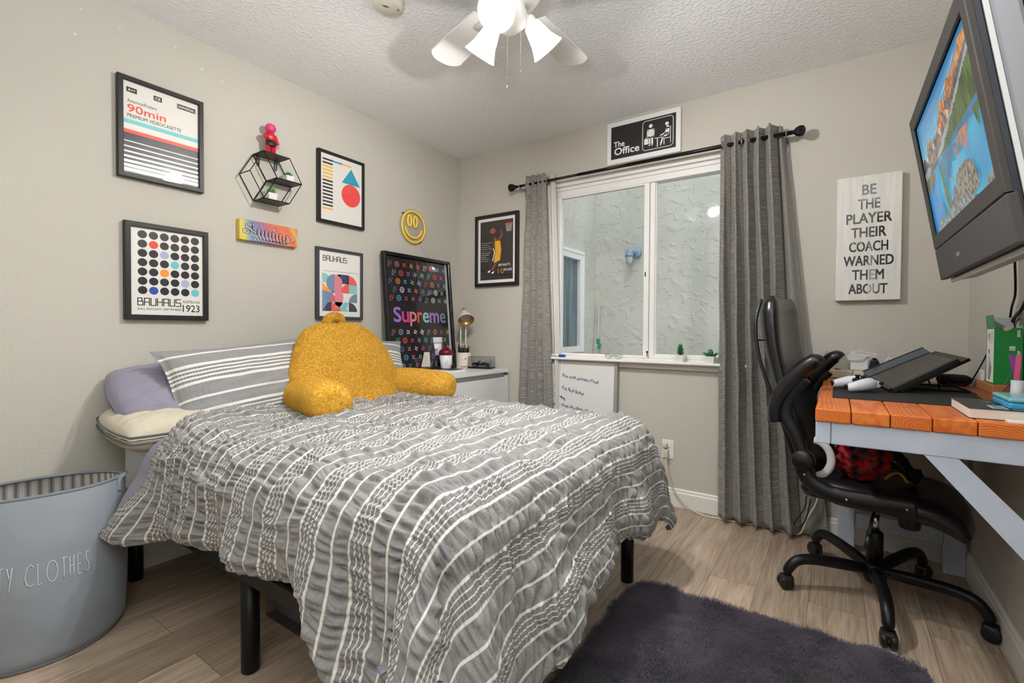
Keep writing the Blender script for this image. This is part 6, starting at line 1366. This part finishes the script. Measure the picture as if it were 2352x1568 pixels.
# ================================================================== hamper
def hamper():
    cx, cy, r, zt = .27, .428, .230, .518; vd = math.atan2(-.43, 2.27)
    root = thing('laundry_hamper', 'round grey fabric laundry hamper with white lettering at the foot of the left wall', 'hamper', (cx, cy, 0)); mat('hamper_grey', '8D939B', .75, spec=.3, bump=(7, .35, .03, 2), sheen=.2); mat('hamper_edge', '7C828A', .7)
    m, nt, b = node_mat('ticking'); uv = nn(nt, 'ShaderNodeUVMap'); s = nn(nt, 'ShaderNodeSeparateXYZ'); L(nt, uv.outputs[0], s.inputs[0]); f = math_n(nt, 'FRACT', math_n(nt, 'MULTIPLY', s.outputs[0], 46)); rp = ramp(nt, [(0, 'E6E4E0'), (.18, '9A9690'), (.24, 'E6E4E0'), (.30, '8E8B86'), (.60, 'E6E4E0'), (.66, '9A9690'), (.72, 'E6E4E0')], 'CONSTANT'); L(nt, f, rp.inputs[0]); L(nt, rp.outputs[0], b.inputs['Base Color']); b.inputs['Roughness'].default_value = .85
    def pos(th, z, dr=0.0):
        k = z / zt; q = th - vd; rx = r + dr; ry = r + dr; sq = 1 - .46 * k ** 3 * .9      # rim pressed flat towards the viewer's side
        lx = math.cos(q) * rx * sq; ly = math.sin(q) * ry * (1 - .015 * k); bul = .010 * math.sin(PI * min(k, 1)) + .006 * mnoise.noise((math.cos(th) * 2, math.sin(th) * 2, z * 5))
        lx += math.cos(q) * bul; ly += math.sin(q) * bul; rr = .02 * max(0, 1 - z / .03) ** 2; lx *= 1 - rr / r; ly *= 1 - rr / r
        p = Vector((cx + lx * math.cos(vd) - ly * math.sin(vd), cy + lx * math.sin(vd) + ly * math.cos(vd), z)); p.x = max(p.x, .008); return p
    mb = MB(); mb.grid(lambda a, b_: pos(2 * PI * a, zt * b_), 96, 40); mb.add([pos(2 * PI * k / 48, 0) for k in range(48)], [tuple(range(48))]); mb.build('body', 'hamper_grey', root, merge=True)
    mb = MB(); mb.grid(lambda a, b_: pos(2 * PI * a, zt * (.25 + .75 * b_), -.006), 96, 20); mb.build('lining', 'ticking', root, recalc=False)
    mb = MB(); mb.tube([pos(2 * PI * k / 72, zt, -.003) for k in range(72)], .006, 8, closed=True); mb.build('rim_piping', 'hamper_edge', root); MB().tube([pos(2 * PI * k / 72, .006, .001) for k in range(72)], .005, 8, closed=True).build('base_piping', 'hamper_edge', root)
    for th in (R(72), R(252)):
        mb = MB(); d = Vector((math.cos(th), math.sin(th), 0)); t = Vector((-d.y, d.x, 0)); pa = [pos(th - .30, zt - .045, .003), pos(th - .29, zt - .01, .006), pos(th - .15, zt + .004, .010), pos(th + .15, zt + .004, .010), pos(th + .29, zt - .01, .006), pos(th + .30, zt - .045, .003)]
        mb.tube(smooth_path(pa, 5), .007, 8, flat=.5); mb.build('handle', 'hamper_edge', root)
    # tall thin hand lettering: strokes laid on the cloth
    G = {'D': [[(0, 0), (0, 1)], [(0, 1), (.6, .9), (.9, .5), (.6, .1), (0, 0)]], 'I': [[(.3, 0), (.3, 1)]], 'R': [[(0, 0), (0, 1), (.5, 1), (.75, .8), (.5, .55), (0, .52)], [(.35, .52), (.8, 0)]], 'T': [[(.1, 1), (1, 1.02)], [(.5, 1), (.5, 0)]], 'Y': [[(0, 1), (.4, .5)], [(.85, 1), (.3, -.15)]],
         'C': [[(.9, .85), (.6, 1), (.2, .85), (.0, .45), (.2, .1), (.6, 0), (.95, .1)]], 'L': [[(0, 1), (0, 0), (.7, .02)]], 'O': [[(.5 + .5 * math.cos(q), .5 + .5 * math.sin(q)) for q in [2 * PI * k / 16 for k in range(17)]]], 'H': [[(0, 0), (0, 1)], [(.7, 0), (.7, 1)], [(0, .5), (.7, .52)]], 'E': [[(.7, 1), (0, 1), (0, 0), (.75, 0)], [(0, .5), (.55, .5)]], 'S': [[(.8, .9), (.4, 1), (.1, .8), (.3, .55), (.7, .4), (.75, .15), (.4, 0), (0, .08)]], '.': [[(.05, .0), (.12, .02)]]}
    mat('hamper_lettering', 'E3E6EA', .6); mb = MB(); hgt = .063; z0 = .272; x = 0.0
    th_start = R(-46.0)
    for ch in 'DIRTY CLOTHES.':
        if ch == ' ': x += .018; continue
        w = {'O': .024, 'C': .021, 'I': .005, '.': .005, 'T': .016}.get(ch, .0135)
        for st in G[ch]:
            pts = []
            for (a, b0), (c_, d0) in zip(st[:-1], st[1:]):
                for k in range(5): pts.append((a + (c_ - a) * k / 5, b0 + (d0 - b0) * k / 5))
            pts.append(st[-1]); mb.tube([pos(th_start + (x + px * w) / r, z0 + py * hgt - .010 * (x / .2), .0016) for px, py in pts], .0009, 6)
        x += w + .0065
    mb.build('lettering', 'hamper_lettering', root)
hamper()
# ================================================================== rug
def rug():
    root = thing('shag_rug', 'dark purple grey shaggy rug at the foot of the bed', 'rug', (2.33, 1.2, 0)); m, nt, b = node_mat('rug_pile'); tc = nn(nt, 'ShaderNodeTexCoord'); n = nn(nt, 'ShaderNodeTexNoise'); n.inputs['Scale'].default_value = 7; n.inputs['Detail'].default_value = 4; L(nt, tc.outputs['Object'], n.inputs['Vector']); r = ramp(nt, [(.35, '453F4B'), (.65, '5E5762')]); L(nt, n.outputs['Fac'], r.inputs[0]); L(nt, r.outputs[0], b.inputs['Base Color']); b.inputs['Roughness'].default_value = .9; b.inputs['Specular IOR Level'].default_value = .15; b.inputs['Sheen Weight'].default_value = .3
    x0, x1, y0, y1 = 1.875, 2.785, .42, 1.918; nu, nv = 120, 190; A_, B_ = np.meshgrid(np.linspace(-1, 1, nu), np.linspace(-1, 1, nv), indexing='ij')
    hx, hy, rc = (x1 - x0) / 2, (y1 - y0) / 2, .07; X = A_ * hx; Y = B_ * hy
    # rounded corners: pull the corner squares onto the arc
    qx = np.abs(X) - (hx - rc); qy = np.abs(Y) - (hy - rc); inc = (qx > 0) & (qy > 0); m2 = np.maximum(qx, qy); hyp = np.hypot(qx, qy) + 1e-9; k = np.where(inc, m2 / hyp, 1); X = np.where(inc, np.sign(X) * (hx - rc + qx * k), X); Y = np.where(inc, np.sign(Y) * (hy - rc + qy * k), Y)
    ed = np.minimum(hx - np.abs(A_ * hx), hy - np.abs(B_ * hy)); Z = .004 + .012 * sstep(0, .02, ed) + .010 * perlin(X * 9, Y * 9, 40) * sstep(0, .03, ed)
    P = np.stack([X + (x0 + x1) / 2, Y + (y0 + y1) / 2, Z], -1); o = np_mesh('pile', P, np.stack([X, Y], -1), ['rug_pile'], root)
    bm = bmesh.new(); bm.from_mesh(o.data); bmesh.ops.recalc_face_normals(bm, faces=bm.faces)
    if sum(f.normal.z for f in bm.faces) < 0: bmesh.ops.reverse_faces(bm, faces=bm.faces)
    bm.to_mesh(o.data); bm.free(); fur(o, 15000, .095, 18, .0017, 5, clump=.55, rough=.03)
    root = thing('rug_label', 'small white care label by the far edge of the rug', 'label', (2.70, 1.985, 0)); MB().box((2.70, 1.972, .012), (.045, .030, .001), 0, rot=(.15, .1, .3)).build('tag', 'paper_white', root)
rug()
# ================================================================== dresser and what stands on it
TZ = .775
def dresser():
    x1, y0, y1 = .505, 2.085, 2.922; root = thing('dresser', 'white chest of drawers in the corner behind the bed', 'dresser', (.25, (y0 + y1) / 2, 0)); mat('dresser_white', 'E3E3E2', .35)
    mb = MB(); mb.bb((.016, y0, TZ - .022), (x1, y1, TZ), .002); mb.build('top', 'dresser_white', root)
    mb = MB(); mb.bb((.016, y0, 0), (x1 - .004, y0 + .018, TZ - .0225), .001); mb.bb((.016, y1 - .018, 0), (x1 - .004, y1, TZ - .0225), .001); mb.bb((.016, y0 + .018, 0), (.024, y1 - .018, TZ - .0225)); mb.bb((.03, y0 + .018, TZ - .07), (x1 - .05, y1 - .018, TZ - .0225)); mb.build('carcass', 'dresser_white', root)
    for k in range(3):
        z0 = .04 + k * .232; d = MB().bb((x1 - .022, y0 + .020, z0), (x1 - .003, y1 - .020, z0 + .222 - (.008 if k == 2 else 0)), .002).build('drawer', 'dresser_white', root)
    mb = MB(); mb.bb((x1 - .03, y1 - .0185, TZ - .045), (x1 - .0035, y1 - .0005, TZ - .024), .001); mb.build('corner_fitting', 'steel', root)
dresser()
def desk_lamp():
    c = Vector((.155, 2.815, TZ)); root = thing('desk_lamp', 'small white desk lamp with a gold lined shade and pen cup base in the corner', 'lamp', c); mat('lamp_cream', 'E2D8CE', .4); mat('lamp_gold', 'B08A52', .3, metal=.7)
    d = Vector((.80, -.60, 0)).normalized(); e = Vector((-d.y, d.x, 0))
    mb = MB(); mb.lathe([(.0, 0), (.064, 0), (.064, .01), (.060, .06), (.056, .118), (.052, .119), (.052, .10), (0, .10)], c, 36, sx=1, sy=1); mb.build('pen_cup', 'lamp_cream', root)
    mb = MB(); mb.tube([c + d * .0635 + e * s * .034 + Vector((0, 0, .014)) for s in (-1, -.5, 0, .5, 1)], .004, 8); mb.build('base_trim', 'gold', root)
    mb = MB(); mb.box(c + d * .0595 + Vector((0, 0, .072)), (.001, .009, .013), 0, rot=(0, 0, math.atan2(d.y, d.x))); mb.build('touch_mark', 'lamp_gold', root)
    hd = c + Vector((0, 0, .345)) + d * .03
    for s in (-1, 1): MB().tube([c + e * s * .020 - d * .02 + Vector((0, 0, .05)), c + e * s * .020 - d * .012 + Vector((0, 0, .345))], .0055, 10).build('arm', 'lamp_cream', root)
    ax = (d * .70 + Vector((0, 0, -.71))).normalized(); top = hd + Vector((0, 0, .068)) - ax * .03
    mb = MB(); mb.lathe([(.018, 0), (.024, .012), (.040, .045), (.058, .085), (.062, .100)], top, 32, axis=ax, cap=False); sh = mb.build('shade', 'lamp_cream', root)
    mb = MB(); mb.lathe([(.062, .100), (.060, .101), (.052, .085), (.036, .060), (0, .058)], top, 32, axis=ax, cap=False); mb.build('shade_lining', 'lamp_gold', sh)
    mb = MB(); mb.lathe([(.0, .066), (.042, .067)], top, 28, axis=ax, cap=False); mb.build('diffuser', mat('lamp_diffuser', 'B5AFAE', .5), sh)
    mb = MB(); mb.lathe([(.0, -.022), (.014, -.020), (.016, -.002), (.018, .001)], top, 20, axis=ax); mb.build('cap', 'gold', root)
    # pens standing in the cup
    rg = random.Random(2); cols = [('white', 'D9D9D6'), ('green', '7E9A6A'), ('grey', '8C9496'), ('yellow', 'D6B84A'), ('pink', 'DB8A93'), ('black', '2B2B2E')]; first = {}
    for k in range(16):
        nm, hx = cols[k % 6]; a = k * 2 * PI / 16; rr = .040 if k % 2 else .030; p = c + Vector((rr * math.cos(a), rr * math.sin(a), .101)); lb = nm + ' capped pen standing in the pen cup of the desk lamp'
        if nm not in first:
            r2 = thing('pen', lb, 'pen', p, 'pens in the desk lamp cup'); MB().cyl(p, p + Vector((0, 0, .05)), .0045, 10).build('barrel', 'black_plastic', r2); MB().tube([p + Vector((0, 0, .05)), p + Vector((0, 0, .078)), p + Vector((0, 0, .082))], [.0052, .005, .003], 10).build('cap', mat('pen_' + nm, hx, .4), r2); first[nm] = r2
        else: copy_tree(first[nm], p)
desk_lamp()
def car_case():
    c = Vector((.305, 2.848, TZ)); root = thing('display_case', 'clear display case holding a model car on the dresser', 'display case', c); rot = R(12); M = Matrix.Rotation(rot, 3, 'Z'); T = lambda x, y, z: c + M @ Vector((x, y, z))
    MB().box(T(0, 0, .006), (.190, .088, .012), .002, rot=M).build('base', 'black_gloss', root)
    mb = MB(); h = .078; tk = .0012
    for (x, y, z, dx, dy, dz) in ((0, -.042, .012 + h / 2, .186, tk, h), (0, .042, .012 + h / 2, .186, tk, h), (-.0925, 0, .012 + h / 2, tk, .084, h), (.0925, 0, .012 + h / 2, tk, .084, h), (0, 0, .012 + h, .186, .084, tk)): mb.box(T(x, y, z), (dx, dy, dz), 0, rot=M)
    mb.build('cover', 'clear_plastic', root)
    mb = MB()
    for x in (-.0925, .0925):
        for y in (-.042, .042): mb.cyl(T(x, y, .012), T(x, y, .012 + h), .0009, 6)
    for s in (-1, 1): mb.cyl(T(-.0925, s * .042, .012 + h), T(.0925, s * .042, .012 + h), .0009, 6); mb.cyl(T(s * .0925, -.042, .012 + h), T(s * .0925, .042, .012 + h), .0009, 6)
    mb.build('edges', 'smoke_plastic', root)
    r2 = thing('model_car', 'dark blue open top model car inside the clear case', 'model car', T(0, 0, .0125)); mat('car_blue', '141B3A', .2, coat=.8)
    prof = [(-.068, .012), (-.070, .022), (-.062, .030), (-.040, .034), (-.020, .035), (-.012, .028), (.008, .028), (.014, .036), (.040, .035), (.062, .028), (.070, .020), (.069, .011)]
    mb = MB(); vs = []; k = len(prof)
    for y, sc in ((-.027, .92), (-.022, 1.0), (.022, 1.0), (.027, .92)): vs += [T(x * (1 if abs(y) < .025 else .96), y, .0125 + z * sc) for x, z in prof]
    mb.add(vs, [tuple(range(k))[::-1], tuple(range(3 * k, 4 * k))] + [(j * k + i, j * k + (i + 1) % k, (j + 1) * k + (i + 1) % k, (j + 1) * k + i) for j in range(3) for i in range(k)], 0); mb.build('body', 'car_blue', r2)
    for x in (-.045, .043):
        for s in (-1, 1):
            y = s * .025; w = MB().lathe([(.0, -.005), (.010, -.005), (.0115, -.003), (.0115, .003), (.010, .005), (0, .005)], T(x, y, .0245), 20, axis=M @ Vector((0, 1, 0))).build('wheel', 'black_plastic', r2); MB().lathe([(.0, .0), (.0065, .0), (.005, .0008), (0, .0008)], T(x, y + s * .005, .0245), 16, axis=M @ Vector((0, s, 0))).build('rim', 'chrome', w)
    mb = MB(); mb.box(T(.0, 0, .045), (.012, .034, .010), .002, rot=M); mb.build('seats', mat('seat_tan', 'B79B6A', .6), r2)
    mb = MB(); mb.box(T(-.018, 0, .052), (.002, .040, .012), 0, rot=M); mb.build('windscreen', 'smoke_plastic', r2)
car_case()
def cups():
    c = Vector((.235, 2.528, TZ + .0165)); root = thing('shaker_bottle', 'white shaker cup with a dark red lid on the dresser', 'bottle', c); mat('lid_maroon', '6E1420', .25)
    MB().lathe([(.0, 0), (.034, 0), (.036, .004), (.046, .098), (.0, .098)], c, 32).build('cup', 'white_plastic', root)
    mb = MB(); mb.lathe([(.049, .098), (.050, .118), (.044, .130), (.028, .138), (.024, .150), (.014, .152), (.0, .152)], c, 32); mb.box(c + Vector((.012, -.016, .148)), (.03, .018, .016), .004); mb.build('lid', 'lid_maroon', root)
    d = Vector((.74, -.67, 0)).normalized(); e = Vector((-d.y, d.x, 0)); A = Art(c + d * .0445 + Vector((0, 0, .03)), e, (d * .10 + Vector((0, 0, 1))).normalized(), d); A.stroke([(-.010, .010), (0, .040), (.010, .010)], .003, mat('emboss', 'CFCFD0', .4)); A.stroke([(-.006, .006), (.004, .034)], .002, 'emboss'); A.rect(-.012, 0, .024, .003, 'emboss'); A.build('emblem', root)
    c = Vector((.085, 2.585, TZ)); root = thing('tall_tumbler', 'tall white lidded tumbler with a dark printed band behind the shaker cup', 'tumbler', c); mat('tumbler_navy', '1C2346', .4); mat('tumbler_white', 'E6E4EA', .35)
    MB().lathe([(.0, 0), (.032, 0), (.035, .10), (.038, .105)], c, 32).build('lower_sleeve', 'tumbler_navy', root); MB().lathe([(.038, .105), (.043, .195), (.0, .195)], c, 32).build('cup', 'tumbler_white', root); MB().lathe([(.047, .195), (.048, .205), (.045, .222), (.047, .228), (.043, .236), (.0, .236)], c, 32).build('lid', 'tumbler_white', root)
    A = Art(c + d * .0425 + Vector((0, 0, .115)), e, (0, 0, 1), d); A.text('GO', -.022, .02, .03, .02, 'tumbler_navy', .03); A.build('lettering', root)
    root = thing('open_book', 'white notebook with a black sheet under the shaker cup', 'notebook', (.26, 2.50, TZ)); MB().bb((.13, 2.40, TZ), (.375, 2.575, TZ + .014), .001).build('pages', 'paper_white', root); MB().bb((.125, 2.44, TZ + .0142), (.36, 2.570, TZ + .0162), .0005).build('sheet', 'black_plastic', root)
    c = Vector((.13, 2.43, TZ)); root = thing('letter_card', 'folded cream card with grey lettering standing beside the tumbler', 'card', c + Vector((0, 0, .03))); mat('card_cream', 'CFC8B8', .7); e = Vector((.55, .83, 0)).normalized(); d = Vector((.83, -.55, 0)).normalized(); h = Vector((0, 0, 1)); O = c - e * .035 + h * .03; a = (h - d * .28).normalized(); b2 = (h + d * .28).normalized()
    MB().prism([O, O + e * .07, O + e * .07 + a * .105, O + a * .105], d * .001).build('front_leaf', 'card_cream', root); O2 = O - d * .058; MB().prism([O2, O2 + e * .07, O2 + e * .07 + b2 * .105, O2 + b2 * .105], d * .001).build('back_leaf', 'card_cream', root)
    A = Art(O + d * .0016, e, a, (d + h * .28).normalized()); [A.text(t, .012, .072 - k * .018, .04, .009, 'pencil') for k, t in enumerate(('SMILE', 'YOU WITH', 'A NEW', 'START'))]; A.build('lettering', root)
    root = thing('dark_wallet', 'black wallet lying below the cream letter card', 'wallet', (.17, 2.39, TZ)); MB().box((.17, 2.385, TZ + .014), (.10, .11, .027), .008, rot=(0, 0, .4)).build('body', 'black_plastic', root)
cups()
